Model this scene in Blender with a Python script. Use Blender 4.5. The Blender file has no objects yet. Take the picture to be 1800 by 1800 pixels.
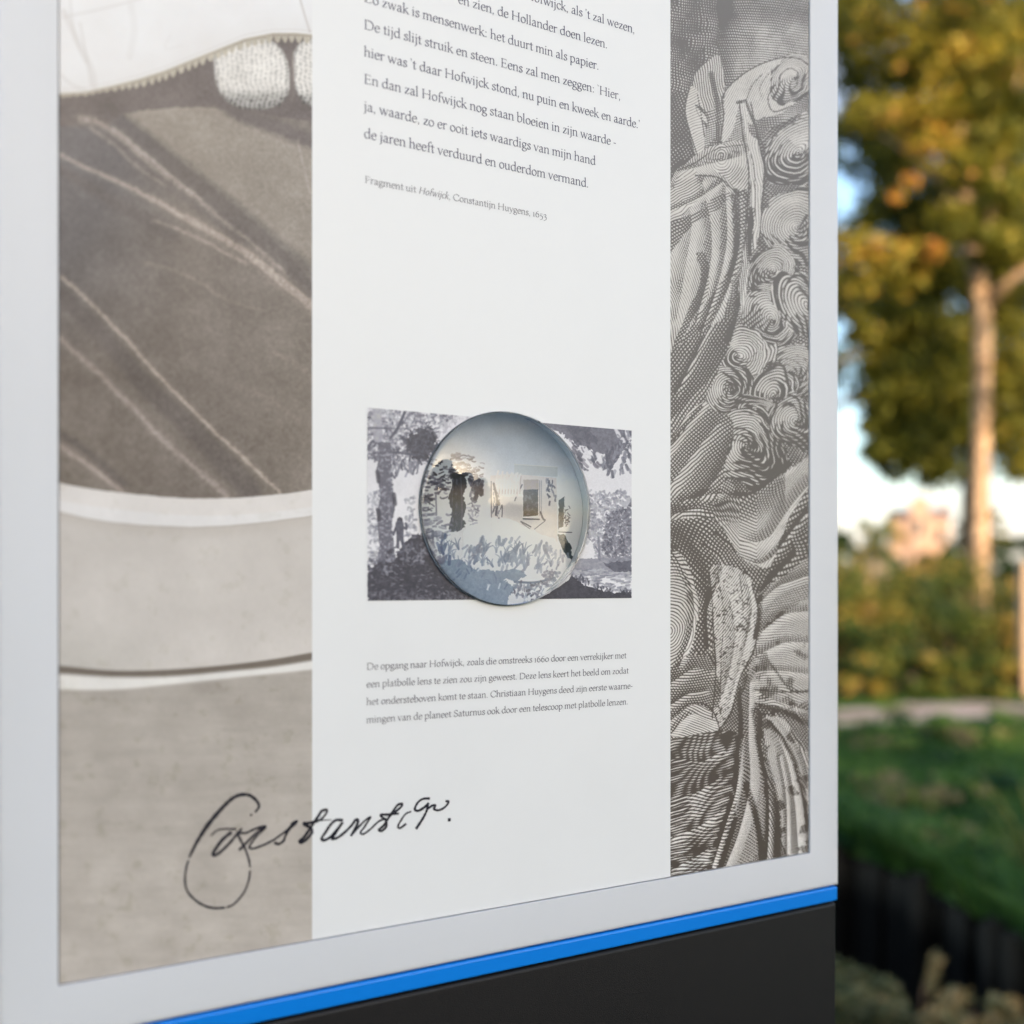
import bpy, bmesh, math, random
import numpy as np
from mathutils import Vector, Matrix

random.seed(7); rng = np.random.default_rng(11)
S = bpy.context.scene
COL = S.collection
# ------------------------------------------------------------------ camera
CAMH = 1.45
D0 = 0.70                                  # metres to the panel along the view axis
FPX = 1800.0; HX = 900.0; HY = 1020.0      # focal length and level line, in photo pixels
TH = math.atan2(4130.0 - HX, FPX)          # heading of the panel's width
DX, DY = math.sin(TH), math.cos(TH)
cd = bpy.data.cameras.new('camera'); cam = bpy.data.objects.new('camera', cd); COL.objects.link(cam)
cam.location = (0, 0, CAMH); cam.rotation_euler = (math.radians(90), 0, 0)
cd.sensor_width = 36; cd.lens = 36; cd.shift_y = 120 / 1800.0
cd.clip_start = 0.02; cd.clip_end = 2000
cd.dof.use_dof = True; cd.dof.focus_distance = 0.735; cd.dof.aperture_fstop = 2.8
S.camera = cam
# ------------------------------------------------------------------ sky and sun
SUN_EL = math.radians(13.0)
SDIR = Vector((0.38, -0.925, 0)).normalized()          # horizontal direction towards the sun
SUN_AZ = math.atan2(SDIR.x, SDIR.y)
W = bpy.data.worlds.new("World"); S.world = W; W.use_nodes = True
wn = W.node_tree; wn.nodes.clear()
def N(nt, t, **k):
    n = nt.nodes.new(t)
    for a, b in k.items(): setattr(n, a, b)
    return n
sky = N(wn, 'ShaderNodeTexSky', sky_type='NISHITA', sun_disc=False, sun_elevation=SUN_EL, sun_rotation=SUN_AZ, air_density=1.0, dust_density=2.85, ozone_density=1.5)
bg = N(wn, 'ShaderNodeBackground'); bg.inputs[1].default_value = 0.15
wo = N(wn, 'ShaderNodeOutputWorld')
tc = N(wn, 'ShaderNodeTexCoord'); mp = N(wn, 'ShaderNodeMapping'); mp.inputs['Scale'].default_value = (1.0, 1.0, 5.2); mp.inputs['Rotation'].default_value = (0.28, 0.12, 0.5)
nz = N(wn, 'ShaderNodeTexNoise'); nz.inputs['Scale'].default_value = 1.5; nz.inputs['Detail'].default_value = 6; nz.inputs['Roughness'].default_value = 0.55
cr = N(wn, 'ShaderNodeValToRGB'); cr.color_ramp.elements[0].position = 0.52; cr.color_ramp.elements[1].position = 0.74
mx = N(wn, 'ShaderNodeMix', data_type='RGBA', blend_type='MIX')
mul = N(wn, 'ShaderNodeMath', operation='MULTIPLY'); mul.inputs[1].default_value = 0.75
L = wn.links.new
L(tc.outputs['Generated'], mp.inputs[0]); L(mp.outputs[0], nz.inputs['Vector']); L(nz.outputs['Fac'], cr.inputs[0]); L(cr.outputs[0], mul.inputs[0])
L(mul.outputs[0], mx.inputs[0]); L(sky.outputs[0], mx.inputs[6]); mx.inputs[7].default_value = (3.6, 3.2, 3.1, 1)
L(mx.outputs[2], bg.inputs[0]); L(bg.outputs[0], wo.inputs[0])
sd = bpy.data.lights.new('sun', 'SUN'); so = bpy.data.objects.new('sun', sd); COL.objects.link(so)
sd.energy = 2.0; sd.angle = math.radians(0.5); sd.color = (1.0, 0.72, 0.46)
to_sun = Vector((SDIR.x * math.cos(SUN_EL), SDIR.y * math.cos(SUN_EL), math.sin(SUN_EL)))
so.rotation_euler = to_sun.to_track_quat('Z', 'Y').to_euler(); so.location = (0, 0, 30)
vs = S.view_settings
S.display_settings.display_device = 'sRGB'
vs.view_transform = 'Standard'; vs.look = 'None'; vs.gamma = 1; vs.use_curve_mapping = False
vs.exposure = 1.9
S.cycles.use_denoising = True; S.cycles.max_bounces = 12; S.cycles.sample_clamp_indirect = 6

# ------------------------------------------------------------------ helpers
PAPER_SHEET = (.79, .793, .803)
def lin(c):
    c = np.asarray(c, float) / 255.0
    return np.where(c <= 0.04045, c / 12.92, ((c + 0.055) / 1.055) ** 2.4)
def link(o, parent=None):
    COL.objects.link(o)
    if parent: o.parent = parent
    return o
def mesh_obj(name, verts, faces, mat, parent=None, smooth=False):
    me = bpy.data.meshes.new(name); me.from_pydata([tuple(v) for v in verts], [], [tuple(f) for f in faces]); me.update()
    if mat: me.materials.append(mat)
    if smooth: me.polygons.foreach_set('use_smooth', [True] * len(me.polygons))
    return link(bpy.data.objects.new(name, me), parent)
def bm_obj(name, bm, mat, parent=None, smooth=False):
    me = bpy.data.meshes.new(name); bmesh.ops.recalc_face_normals(bm, faces=bm.faces[:]); bm.to_mesh(me); bm.free()
    if mat: me.materials.append(mat)
    if smooth: me.polygons.foreach_set('use_smooth', [True] * len(me.polygons))
    return link(bpy.data.objects.new(name, me), parent)
def empty(name, loc, rz=0, parent=None):
    o = bpy.data.objects.new(name, None); o.location = loc; o.rotation_euler = (0, 0, rz); o.empty_display_size = .1
    return link(o, parent)
def tag(o, label=None, cat=None, group=None, kind=None):
    if label: o['label'] = label
    if cat: o['category'] = cat
    if group: o['group'] = group
    if kind: o['kind'] = kind
    return o
def pbsdf(name, col, rough=.5, spec=.5, metal=0.0):
    m = bpy.data.materials.new(name); m.use_nodes = True
    b = m.node_tree.nodes['Principled BSDF']
    b.inputs['Base Color'].default_value = (*col, 1); b.inputs['Roughness'].default_value = rough
    b.inputs['Specular IOR Level'].default_value = spec; b.inputs['Metallic'].default_value = metal
    return m, m.node_tree, b
def bump(nt, b, scale, strength, dist=.001, detail=4, coord='Object'):
    t = N(nt, 'ShaderNodeTexCoord'); n = N(nt, 'ShaderNodeTexNoise'); n.inputs['Scale'].default_value = scale; n.inputs['Detail'].default_value = detail
    u = N(nt, 'ShaderNodeBump'); u.inputs['Strength'].default_value = strength; u.inputs['Distance'].default_value = dist
    nt.links.new(t.outputs[coord], n.inputs['Vector']); nt.links.new(n.outputs['Fac'], u.inputs['Height']); nt.links.new(u.outputs[0], b.inputs['Normal'])
    return n
def vary(nt, b, c1, c2, scale, detail=5, coord='Object', lo=.35, hi=.65):
    t = N(nt, 'ShaderNodeTexCoord'); n = N(nt, 'ShaderNodeTexNoise'); n.inputs['Scale'].default_value = scale; n.inputs['Detail'].default_value = detail
    r = N(nt, 'ShaderNodeValToRGB'); r.color_ramp.elements[0].position = lo; r.color_ramp.elements[1].position = hi
    r.color_ramp.elements[0].color = (*c1, 1); r.color_ramp.elements[1].color = (*c2, 1)
    nt.links.new(t.outputs[coord], n.inputs['Vector']); nt.links.new(n.outputs['Fac'], r.inputs[0]); nt.links.new(r.outputs[0], b.inputs['Base Color'])
    return n, r

def box_bm(x0, x1, y0, y1, z0, z1, r=0, seg=3, edges='all'):
    bm = bmesh.new()
    vs_ = [bm.verts.new((x, y, z)) for x in (x0, x1) for y in (y0, y1) for z in (z0, z1)]
    for f in ((0, 1, 3, 2), (4, 6, 7, 5), (0, 4, 5, 1), (2, 3, 7, 6), (0, 2, 6, 4), (1, 5, 7, 3)): bm.faces.new([vs_[i] for i in f])
    bmesh.ops.recalc_face_normals(bm, faces=bm.faces[:])
    if r: bmesh.ops.bevel(bm, geom=bm.edges[:], offset=r, segments=seg, profile=.5, affect='EDGES')
    return bm

# ------------------------------------------------------------------ drawing toolkit for the flat prints (pixels are computed, nothing is loaded)
def s_of_x(x):
    return (x - HX) * D0 / (FPX * DX - (x - HX) * DY)
def sv(x, y):
    s = s_of_x(x); z = D0 + s * DY
    return s, (HY - y) * z / FPX
def xy_grid(s0, s1, v0, v1, w, h):
    s = np.linspace(s0, s1, w, dtype=np.float32)[None, :]; v = np.linspace(v0, v1, h, dtype=np.float32)[:, None]
    Z = D0 + s * DY
    X = np.broadcast_to(HX + FPX * s * DX / Z, (h, w)).astype(np.float32).copy()
    Y = (HY - FPX * v / Z).astype(np.float32)
    return X, Y
def vnoise(X, Y, scale, seed, octs=4, rough=.5, ax=1.0, ay=1.0):
    out = np.zeros_like(X); amp = 1.; tot = 0
    r = np.random.default_rng(seed)
    for o in range(octs):
        f = scale * 2 ** o
        g = r.random((256, 256)).astype(np.float32)
        u = X * (f * ax) + 37.2 * o + 500; v = Y * (f * ay) + 11.7 * o + 500
        ui = np.floor(u).astype(np.int32); vi = np.floor(v).astype(np.int32)
        fu = u - ui; fv = v - vi; fu = fu * fu * (3 - 2 * fu); fv = fv * fv * (3 - 2 * fv)
        a = g[vi & 255, ui & 255]; b = g[vi & 255, (ui + 1) & 255]; c = g[(vi + 1) & 255, ui & 255]; d = g[(vi + 1) & 255, (ui + 1) & 255]
        out += amp * (a + (b - a) * fu + (c - a) * fv + (a - b - c + d) * fu * fv); tot += amp; amp *= rough
    return out / tot
def sstep(a, b, x):
    t = np.clip((x - a) / (b - a), 0, 1); return t * t * (3 - 2 * t)
def smooth(pts, n=8):
    P = [np.array(p, float) for p in pts]
    if len(P) < 3: return P
    Q = [2 * P[0] - P[1]] + P + [2 * P[-1] - P[-2]]; out = []
    for i in range(1, len(Q) - 2):
        for k in range(n):
            t = k / n
            out.append(.5 * ((2 * Q[i]) + (-Q[i - 1] + Q[i + 1]) * t + (2 * Q[i - 1] - 5 * Q[i] + 4 * Q[i + 1] - Q[i + 2]) * t * t + (-Q[i - 1] + 3 * Q[i] - 3 * Q[i + 1] + Q[i + 2]) * t ** 3))
    out.append(P[-1]); return out
def stroke_mask(X, Y, pts, w, soft=1.0, curve=True, n=6, w2=None):
    """coverage of a brush line; (rows, cols) window and mask."""
    P = smooth(pts, n) if curve else [np.array(p, float) for p in pts]
    A = np.array(P); m = max(w, w2 or w) + soft + 2
    cx = np.where((X[0] > A[:, 0].min() - m) & (X[0] < A[:, 0].max() + m))[0]
    if len(cx) == 0: return None
    sub = Y[:, cx[0]:cx[-1] + 1]
    ry = np.where(((sub > A[:, 1].min() - m) & (sub < A[:, 1].max() + m)).any(axis=1))[0]
    if len(ry) == 0: return None
    sl = (slice(ry[0], ry[-1] + 1), slice(cx[0], cx[-1] + 1)); x = X[sl]; y = Y[sl]
    out = np.zeros_like(x); nseg = len(P) - 1
    for i in range(nseg):
        a, b = P[i], P[i + 1]; d = b - a; l2 = d @ d + 1e-9
        t = np.clip(((x - a[0]) * d[0] + (y - a[1]) * d[1]) / l2, 0, 1)
        dist = np.hypot(x - a[0] - t * d[0], y - a[1] - t * d[1])
        ww = w if w2 is None else w + (w2 - w) * (i + t) / nseg
        out = np.maximum(out, 1 - sstep(ww / 2 - soft / 2, ww / 2 + soft / 2, dist))
    return sl, out
def poly_mask(X, Y, pts, curve=False):
    P = smooth(pts + [pts[0]], 5) if curve else pts
    m = np.zeros(X.shape, bool)
    A = np.array(P)
    n = len(A); j = n - 1
    for i in range(n):
        xi, yi = A[i][:2]; xj, yj = A[j][:2]
        if yi != yj:
            m ^= ((yi > Y) != (yj > Y)) & (X < (xj - xi) * (Y - yi) / (yj - yi) + xi)
        j = i
    return m
def put(img, sl, a, col):
    for k in range(3): img[k][sl] += a * (col[k] - img[k][sl])
def paint(img, X, Y, pts, w, col, alpha=1., soft=1., curve=True, w2=None, tex=None):
    r = stroke_mask(X, Y, pts, w, soft, curve, w2=w2)
    if r is None: return
    sl, m = r
    if tex is not None: m = m * tex[sl]
    put(img, sl, m * alpha, col)
def fill(img, m, col, alpha=1.):
    for k in range(3): img[k] += m * alpha * (col[k] - img[k])
def newimg(X, col): return [np.full_like(X, float(col[k])) for k in range(3)]
def localwhite(Y):   # brightness the plain white sheet has at that height in the photograph (sRGB)
    return np.interp(Y, [0, 700, 1000, 1300, 1700], [238, 238, 232, 218, 200]).astype(np.float32)
def to_image(name, img, Y):
    h, w = Y.shape
    wl = lin(localwhite(Y))
    buf = np.ones((h, w, 4), np.float32)
    for k in range(3):
        c = lin(np.clip(img[k], 0, 255)) / wl * PAPER_SHEET[k]
        c = np.clip(c, .01, .86)
        buf[..., k] = np.where(c <= .0031308, c * 12.92, 1.055 * c ** (1 / 2.4) - .055)
    im = bpy.data.images.new(name, w, h); im.colorspace_settings.name = 'sRGB'
    im.pixels.foreach_set(buf.ravel()); im.update(); im.pack()
    return im
def print_mat(name, im, rough=.38):
    m, nt, b = pbsdf(name, (.8, .8, .8), rough, .5)
    t = N(nt, 'ShaderNodeTexImage'); t.image = im; t.interpolation = 'Cubic'; t.extension = 'EXTEND'
    nt.links.new(t.outputs[0], b.inputs['Base Color'])
    return m

Z0 = CAMH     # panel heights are given relative to the camera's height

# ------------------------------------------------------------------ panel frame of reference
panel = empty('information_panel', (0, D0, 0), math.atan2(DY, DX))
tag(panel, 'white framed information panel with printed sheets, a blue strip and a charcoal base', 'information panel')
ROOT = panel

m_white, nt, b = pbsdf('white_powder_coat', (.665, .675, .71), .42, .5); bump(nt, b, 900, .12, .0004)
m_gap, nt, b = pbsdf('dark_backing', (.012, .012, .02), .7, .3)
m_blue, nt, b = pbsdf('blue_acrylic', (.0, .20, .72), .32, .5); bump(nt, b, 500, .05, .0003)
m_char, nt, b = pbsdf('charcoal_powder_coat', (.0062, .0055, .0066), .5, .32); bump(nt, b, 1400, .35, .0006, 6)
m_sheet, nt, b = pbsdf('white_print_sheet', PAPER_SHEET, .38, .5)
def wear(nt, b, lo, hi, c):
    t = N(nt, 'ShaderNodeTexCoord'); n = N(nt, 'ShaderNodeTexNoise'); n.inputs['Scale'].default_value = 9; n.inputs['Detail'].default_value = 7; n.inputs['Roughness'].default_value = .6
    m = N(nt, 'ShaderNodeMapRange'); m.inputs['To Min'].default_value = lo; m.inputs['To Max'].default_value = hi
    nt.links.new(t.outputs['Object'], n.inputs[0]); nt.links.new(n.outputs['Fac'], m.inputs[0]); nt.links.new(m.outputs[0], b.inputs['Roughness'])
    r = N(nt, 'ShaderNodeValToRGB'); r.color_ramp.elements[0].position = .25; r.color_ramp.elements[1].position = .55
    r.color_ramp.elements[0].color = (*[x * .975 for x in c], 1); r.color_ramp.elements[1].color = (*c, 1)
    nt.links.new(n.outputs['Fac'], r.inputs[0]); nt.links.new(r.outputs[0], b.inputs['Base Color'])
wear(nt, b, .28, .5, PAPER_SHEET); wear(m_white.node_tree, m_white.node_tree.nodes['Principled BSDF'], .34, .52, (.665, .675, .71)); wear(m_blue.node_tree, m_blue.node_tree.nodes['Principled BSDF'], .25, .42, (.0, .20, .72))
SL, SR, VB, VT = -.2842, .2767, -.2216, .585          # printed sheets
OL, OR_, OB, OT = -.3158, .3113, -.2537, .62          # outer frame
g = .0007
def frame_bm():
    bm = bmesh.new()
    def ring(x0, x1, z0, z1, y): return [bm.verts.new(p) for p in ((x0, y, z0 + Z0), (x1, y, z0 + Z0), (x1, y, z1 + Z0), (x0, y, z1 + Z0))]
    yf = -.0012; yb = .06
    of = ring(OL, OR_, OB, OT, yf); ob = ring(OL, OR_, OB, OT, yb)
    inf = ring(SL - g, SR + g, VB - g, VT + g, yf); inb = ring(SL - g, SR + g, VB - g, VT + g, .004)
    oi2 = ring(OL + .004, OR_ - .004, OB + .004, OT - .004, yb)
    for i in range(4):
        j = (i + 1) % 4
        bm.faces.new((of[i], of[j], inf[j], inf[i])); bm.faces.new((of[i], ob[i], ob[j], of[j]))
        bm.faces.new((inf[i], inf[j], inb[j], inb[i]))
    bm.faces.new(ob)
    bmesh.ops.recalc_face_normals(bm, faces=bm.faces[:])
    for v in oi2: bm.verts.remove(v)
    oe = [e for e in bm.edges if all(v in of for v in e.verts)]
    bmesh.ops.bevel(bm, geom=oe, offset=.0045, segments=6, profile=.5, affect='EDGES')
    return bm
fr = bm_obj('frame', frame_bm(), m_white, ROOT)
for p in fr.data.polygons: p.use_smooth = True
fr.data.set_sharp_from_angle(angle=math.radians(35))
for nm_, a_, b_, c_, d_ in (('backing', SL - .004, -.075, VB - .004, VT + .004), ('backing', .067, SR + .004, VB - .004, VT + .004), ('backing', -.0749, .0669, VB - .004, -.022), ('backing', -.0749, .0669, .119, VT + .004)):
    bm_obj(nm_, box_bm(a_, b_, .0042, .055, c_ + Z0, d_ + Z0), m_gap, ROOT)
def sheet(name, s0, s1, v0, v1, y, mat, parent):
    me_ = [(s0, y, v0 + Z0), (s1, y, v0 + Z0), (s1, y, v1 + Z0), (s0, y, v1 + Z0), (s0, y + .0018, v0 + Z0), (s1, y + .0018, v0 + Z0), (s1, y + .0018, v1 + Z0), (s0, y + .0018, v1 + Z0)]
    o = mesh_obj(name, me_, [(0, 1, 2, 3), (4, 7, 6, 5), (0, 4, 5, 1), (1, 5, 6, 2), (2, 6, 7, 3), (3, 7, 4, 0)], mat, parent)
    uv = o.data.uv_layers.new(name='UVMap')
    for lp in o.data.loops:
        c = o.data.vertices[lp.vertex_index].co
        uv.data[lp.index].uv = ((c.x - s0) / (s1 - s0), (c.z - Z0 - v0) / (v1 - v0))
    return o
S1 = s_of_x(548.5); S2 = s_of_x(1178.5)

# blue strip, charcoal base
bs = bm_obj('accent_strip', box_bm(OL + .001, OR_ - .0015, -.0002, .058, -.2661 + Z0, -.2541 + Z0, .0016, 3), m_blue, ROOT)
bs['label'] = 'glossy blue strip under the white frame'
bb = bm_obj('base', box_bm(OL + .001, OR_ - .0018, .0006, .056, .012, -.2674 + Z0, .0032, 5), m_char, ROOT, True)
bb['label'] = 'charcoal lower body of the panel'
bb.data.set_sharp_from_angle(angle=math.radians(40))
bm_obj('joint_core', box_bm(OL + .006, OR_ - .006, .004, .05, -.30 + Z0, -.245 + Z0), m_gap, ROOT)
bm_obj('foot_plate', box_bm(OL - .04, OR_ + .04, -.05, .11, 0.0, .012, .002, 1), m_char, ROOT)

# ------------------------------------------------------------------ left print: enlarged detail of a brown wash drawing
def art_left():
    w, h = 560, 3200
    X, Y = xy_grid(SL, S1, VB, VT, w, h)
    n1 = vnoise(X, Y, 1 / 60., 3, 5, .55); n2 = vnoise(X, Y, 1 / 6., 4, 3, .6); n3 = vnoise(X, Y, 1 / 2.2, 5, 2, .6)
    wob = (vnoise(X, Y, 1 / 9., 9, 3) - .5)
    Xw = X + wob * 5; Yw = Y + (vnoise(X, Y, 1 / 7., 8, 3) - .5) * 5
    img = newimg(X, (114, 104, 97))
    # darker bluish left and top of the brown area, gloss haze painted in
    d = np.clip((330 - X) / 260, 0, 1) * np.clip((640 - Y) / 400, 0, 1)
    fill(img, np.clip(d * 2.4, 0, 1), (88, 85, 90), .85)
    fill(img, sstep(0, 1, np.clip((X - 380) / 160, 0, 1)) * sstep(420, 600, Y) * .35, (142, 131, 120))
    fill(img, np.clip((Y - 650) / 200, 0, 1) * np.clip((330 - X) / 200, 0, 1) * .6, (132, 122, 112))
    # light triangular field top right
    tri = poly_mask(Xw, Yw, [(212, 200), (262, 192), (345, 188), (395, 192), (430, 210), (480, 232), (560, 262), (560, 505), (470, 410), (380, 335), (300, 270)])
    edge = sstep(0, 22, -(-(Y - 200) * 0 + ((X - 212) * .63 - (Y - 200)) * -1) * .8)
    fill(img, tri * 1., (148, 138, 127), .95)
    fill(img, tri * np.clip((Y - 250) / 200, 0, 1) * .5, (140, 130, 121))
    # shadow band under the fingers
    paint(img, Xw, Yw, [(395, 182), (430, 205), (480, 222), (520, 238), (560, 252)], 26, (92, 82, 80), .85, 16)
    # dark ground below garment
    fill(img, poly_mask(Xw, Yw, [(95, 160), (250, 150), (390, 90), (560, 62), (560, 215), (490, 205), (440, 196), (390, 185), (300, 188), (230, 196), (215, 200), (190, 222), (95, 222)]), (96, 85, 83), .9)
    # knitted fingers
    for cx, cy, rx, ry in ((443, 128, 68, 66), (570, 130, 57, 64)):
        q = ((np.abs(X - cx - (Y - cy) * .12) / rx) ** 2.6 + (np.abs(Y - cy) / ry) ** 2.6)
        m = 1 - sstep(.86, 1.02, q + (n3 - .5) * .25)
        shade = np.clip(1 - q, 0, 1)
        kx = X + 2.5 * np.sin(Y / 7.); ky = Y + (X - cx) ** 2 / 260 + 3 * (n2 - .5) * 3
        knit = (.5 + .5 * np.cos(kx * 2 * math.pi / 8.6 + 1.2 * np.sin(ky / 9))) * .5 + (.5 + .5 * np.cos(ky * 2 * math.pi / 7.2 + (n2 - .5) * 3)) * .5 + (n3 - .5) * .5
        low = sstep(cy + 22, cy + 52, Y)
        base = 244 - 58 * low - 34 * (1 - sstep(0, .4, shade)); v_ = base - 12 - (1 - sstep(.12, .55, knit)) * (44 + 40 * low + 26 * (1 - sstep(.15, .6, shade)))
        for k, mk in enumerate((1.0, .98, .955)): img[k] += m * (v_ * mk - img[k])
    paint(img, X, Y, [(508, 66), (514, 110), (514, 176)], 7, (112, 100, 95), .75, 7)
    # garment
    hem = [(105, 166), (150, 163), (200, 152), (240, 142), (290, 126), (340, 106), (380, 90), (430, 70), (480, 60), (520, 60), (560, 64)]
    H = np.array(hem, float); hy = np.interp(X, H[:, 0], H[:, 1])
    tooth = np.abs(((X / 13.0 + .08 * np.sin(X / 9)) % 1) - .5) * 2
    dd = Y - hy
    lace = (dd < 2 + 13 * (1 - tooth ** 2) * np.clip((X - 140) / 120, .25, 1) + wob * 2)
    fill(img, lace * 1., (186, 177, 160), 1)
    fill(img, (lace & (np.abs(dd - 1.5) < 1.2)) * 1., (138, 124, 112), .5)
    fill(img, (dd < -2.5) * 1., (234, 233, 234), 1)
    fill(img, sstep(-60, -6, dd) * (dd < -2.5) * .25, (214, 209, 205))
    fill(img, (np.abs(dd + 8.5 + wob) < .8) * .35, (190, 180, 172))
    for pts, wd, al in (([(112, 20), (135, 70), (160, 120), (168, 160)], 10, .22), ([(140, 40), (150, 90), (160, 150)], 3, .35), ([(105, 130), (125, 148), (150, 158)], 3, .35),
                        ([(110, 30), (180, 15), (260, -6)], 3, .3), ([(122, -10), (130, 60), (150, 110)], 4, .25), ([(520, -30), (534, 20), (545, 56)], 3.2, .6), ([(300, 60), (290, 85), (320, 80)], 3, .12), ([(230, 10), (236, 50), (228, 100)], 12, .10)):
        paint(img, X, Y, pts, wd, (186, 178, 174), al, 3)
    fill(img, (dd < -3) * (n1 - .45) * .25, (200, 188, 182))
    # light streaks and their shadows
    dk = (84, 76, 75)
    for pts, w1, w2 in (([(190, 195), (260, 255), (340, 320), (420, 385), (500, 455), (560, 510)], 36, 50), ([(108, 190), (190, 235), (260, 292), (340, 350), (430, 420)], 20, 28), ([(110, 520), (180, 590), (260, 680), (340, 755), (440, 862)], 26, 40), ([(110, 300), (200, 355), (300, 410)], 16, 26), ([(110, 765), (160, 800), (215, 850)], 10, 14)):
        paint(img, Xw, Yw, pts, w1, dk, .55, 18, w2=w2)
    st = [([(143, 208), (170, 215), (205, 236), (250, 275), (300, 315), (350, 352), (395, 390), (440, 425), (500, 478)], 14, 5, (170, 158, 149), .85, 8),
          ([(200, 225), (225, 246), (300, 308), (350, 350)], 5, 4, (198, 186, 176), .7, 4),
          ([(160, 225), (200, 255), (250, 300), (290, 325)], 5, 3, (168, 155, 148), .7, 5),
          ([(106, 272), (150, 294), (200, 316), (250, 340), (300, 368), (350, 396), (400, 424), (440, 450), (490, 490), (552, 540)], 4, 15, (186, 171, 160), .9, 5),
          ([(270, 388), (310, 402), (360, 424), (400, 446), (430, 462)], 4, 5, (176, 162, 152), .75, 5),
          ([(255, 462), (300, 474), (350, 496), (400, 528), (460, 545)], 3, 3, (150, 138, 128), .6, 6),
          ([(108, 488), (130, 506), (160, 535), (190, 565), (225, 600), (262, 643), (300, 682), (340, 722), (380, 762), (430, 806), (492, 866)], 5, 5, (192, 178, 166), .95, 4),
          ([(104, 594), (140, 628), (180, 662), (210, 695), (240, 722), (280, 768), (330, 812), (365, 842), (400, 874)], 9, 9, (174, 161, 153), .85, 7),
          ([(108, 785), (130, 802), (155, 818), (185, 842), (212, 862)], 9, 7, (182, 167, 158), .85, 6),
          ([(524, 248), (534, 290), (545, 340)], 3, 3, (178, 166, 158), .7, 4),
          ([(480, 620), (520, 640), (552, 665)], 5, 5, (146, 134, 124), .5, 8), ([(420, 680), (470, 700), (552, 760)], 8, 8, (136, 124, 115), .4, 14)]
    grain = .55 + .9 * np.clip(n3 * .6 + n2 * .4, 0, 1) - .2
    for pts, w1, w2, c, a, sf in st:
        paint(img, Xw, Yw, pts, w1 * 2.2, tuple(q * .93 for q in c), a * .30, w1 * 2.2, w2=w2 * 2.4, tex=grain)
        paint(img, Xw, Yw, pts, w1 * .9, c, a * .95, sf * 1.25, w2=w2, tex=np.clip(grain, 0, 1))
    brown = (dd > 0) & (Y < 872)
    for k in range(3): img[k] += brown * ((n2 - .5) * 24 + (n3 - .5) * 30 + (n1 - .5) * 34)
    # pale rim, cream bowl, foot
    def curve(pts):
        A = np.array(smooth(pts, 8)); return np.interp(X, A[:, 0], A[:, 1])
    c1 = curve([(100, 848), (150, 858), (230, 868), (330, 876), (420, 875), (500, 868), (555, 860)]) + wob * 1.5
    c2 = curve([(100, 900), (160, 914), (240, 924), (340, 928), (420, 924), (500, 915), (555, 907)]) + wob * 1.5
    c3 = curve([(100, 1169), (200, 1178), (300, 1176), (400, 1168), (480, 1158), (555, 1145)])
    c4 = curve([(100, 1188), (200, 1194), (300, 1193), (400, 1184), (480, 1176), (555, 1164)])
    c5 = curve([(100, 1214), (200, 1214), (300, 1205), (420, 1192), (500, 1184), (555, 1178)])
    fill(img, (Y > c1) * 1., (224, 218, 214), 1); fill(img, (Y > c1 + 30) * .6, (230, 228, 228))
    fill(img, (1 - sstep(0, 3, np.abs(Y - c2))) * 1., (150, 138, 128), .8)
    fill(img, (Y > c2) * 1., (204, 197, 191), 1)
    fill(img, (Y > c2) * (1 - sstep(0, 26, Y - c2)) * .3, (176, 166, 156))
    fill(img, sstep(1050, 1180, Y) * np.clip((340 - X) / 200, 0, 1) * .45, (176, 172, 164))
    fill(img, sstep(c3 - 1, c3 + 3, Y), (112, 102, 93), 1)
    fill(img, sstep(c4 - 8, c4, Y), (222, 218, 213), 1)
    lo = sstep(c5 - 5, c5 + 2, Y); fill(img, lo, (168, 160, 152), 1)
    cream = Y > c1
    spots = vnoise(X, Y, 1 / 22., 21, 4, .6)
    for k in range(3): img[k] += cream * ((n1 - .5) * (16 + 12 * lo) + (n2 - .5) * 5) - cream * sstep(.62, .80, spots) * (6 + 3 * lo) * (1.0, 1.0, 1.3)[k]
    lines = vnoise(X, Y, 1 / 30., 33, 4, .6, ax=.35, ay=2.2)
    for k in range(3): img[k] += lo * (lines - .5) * 16
    return to_image('left_print_pixels', img, Y)

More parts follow.
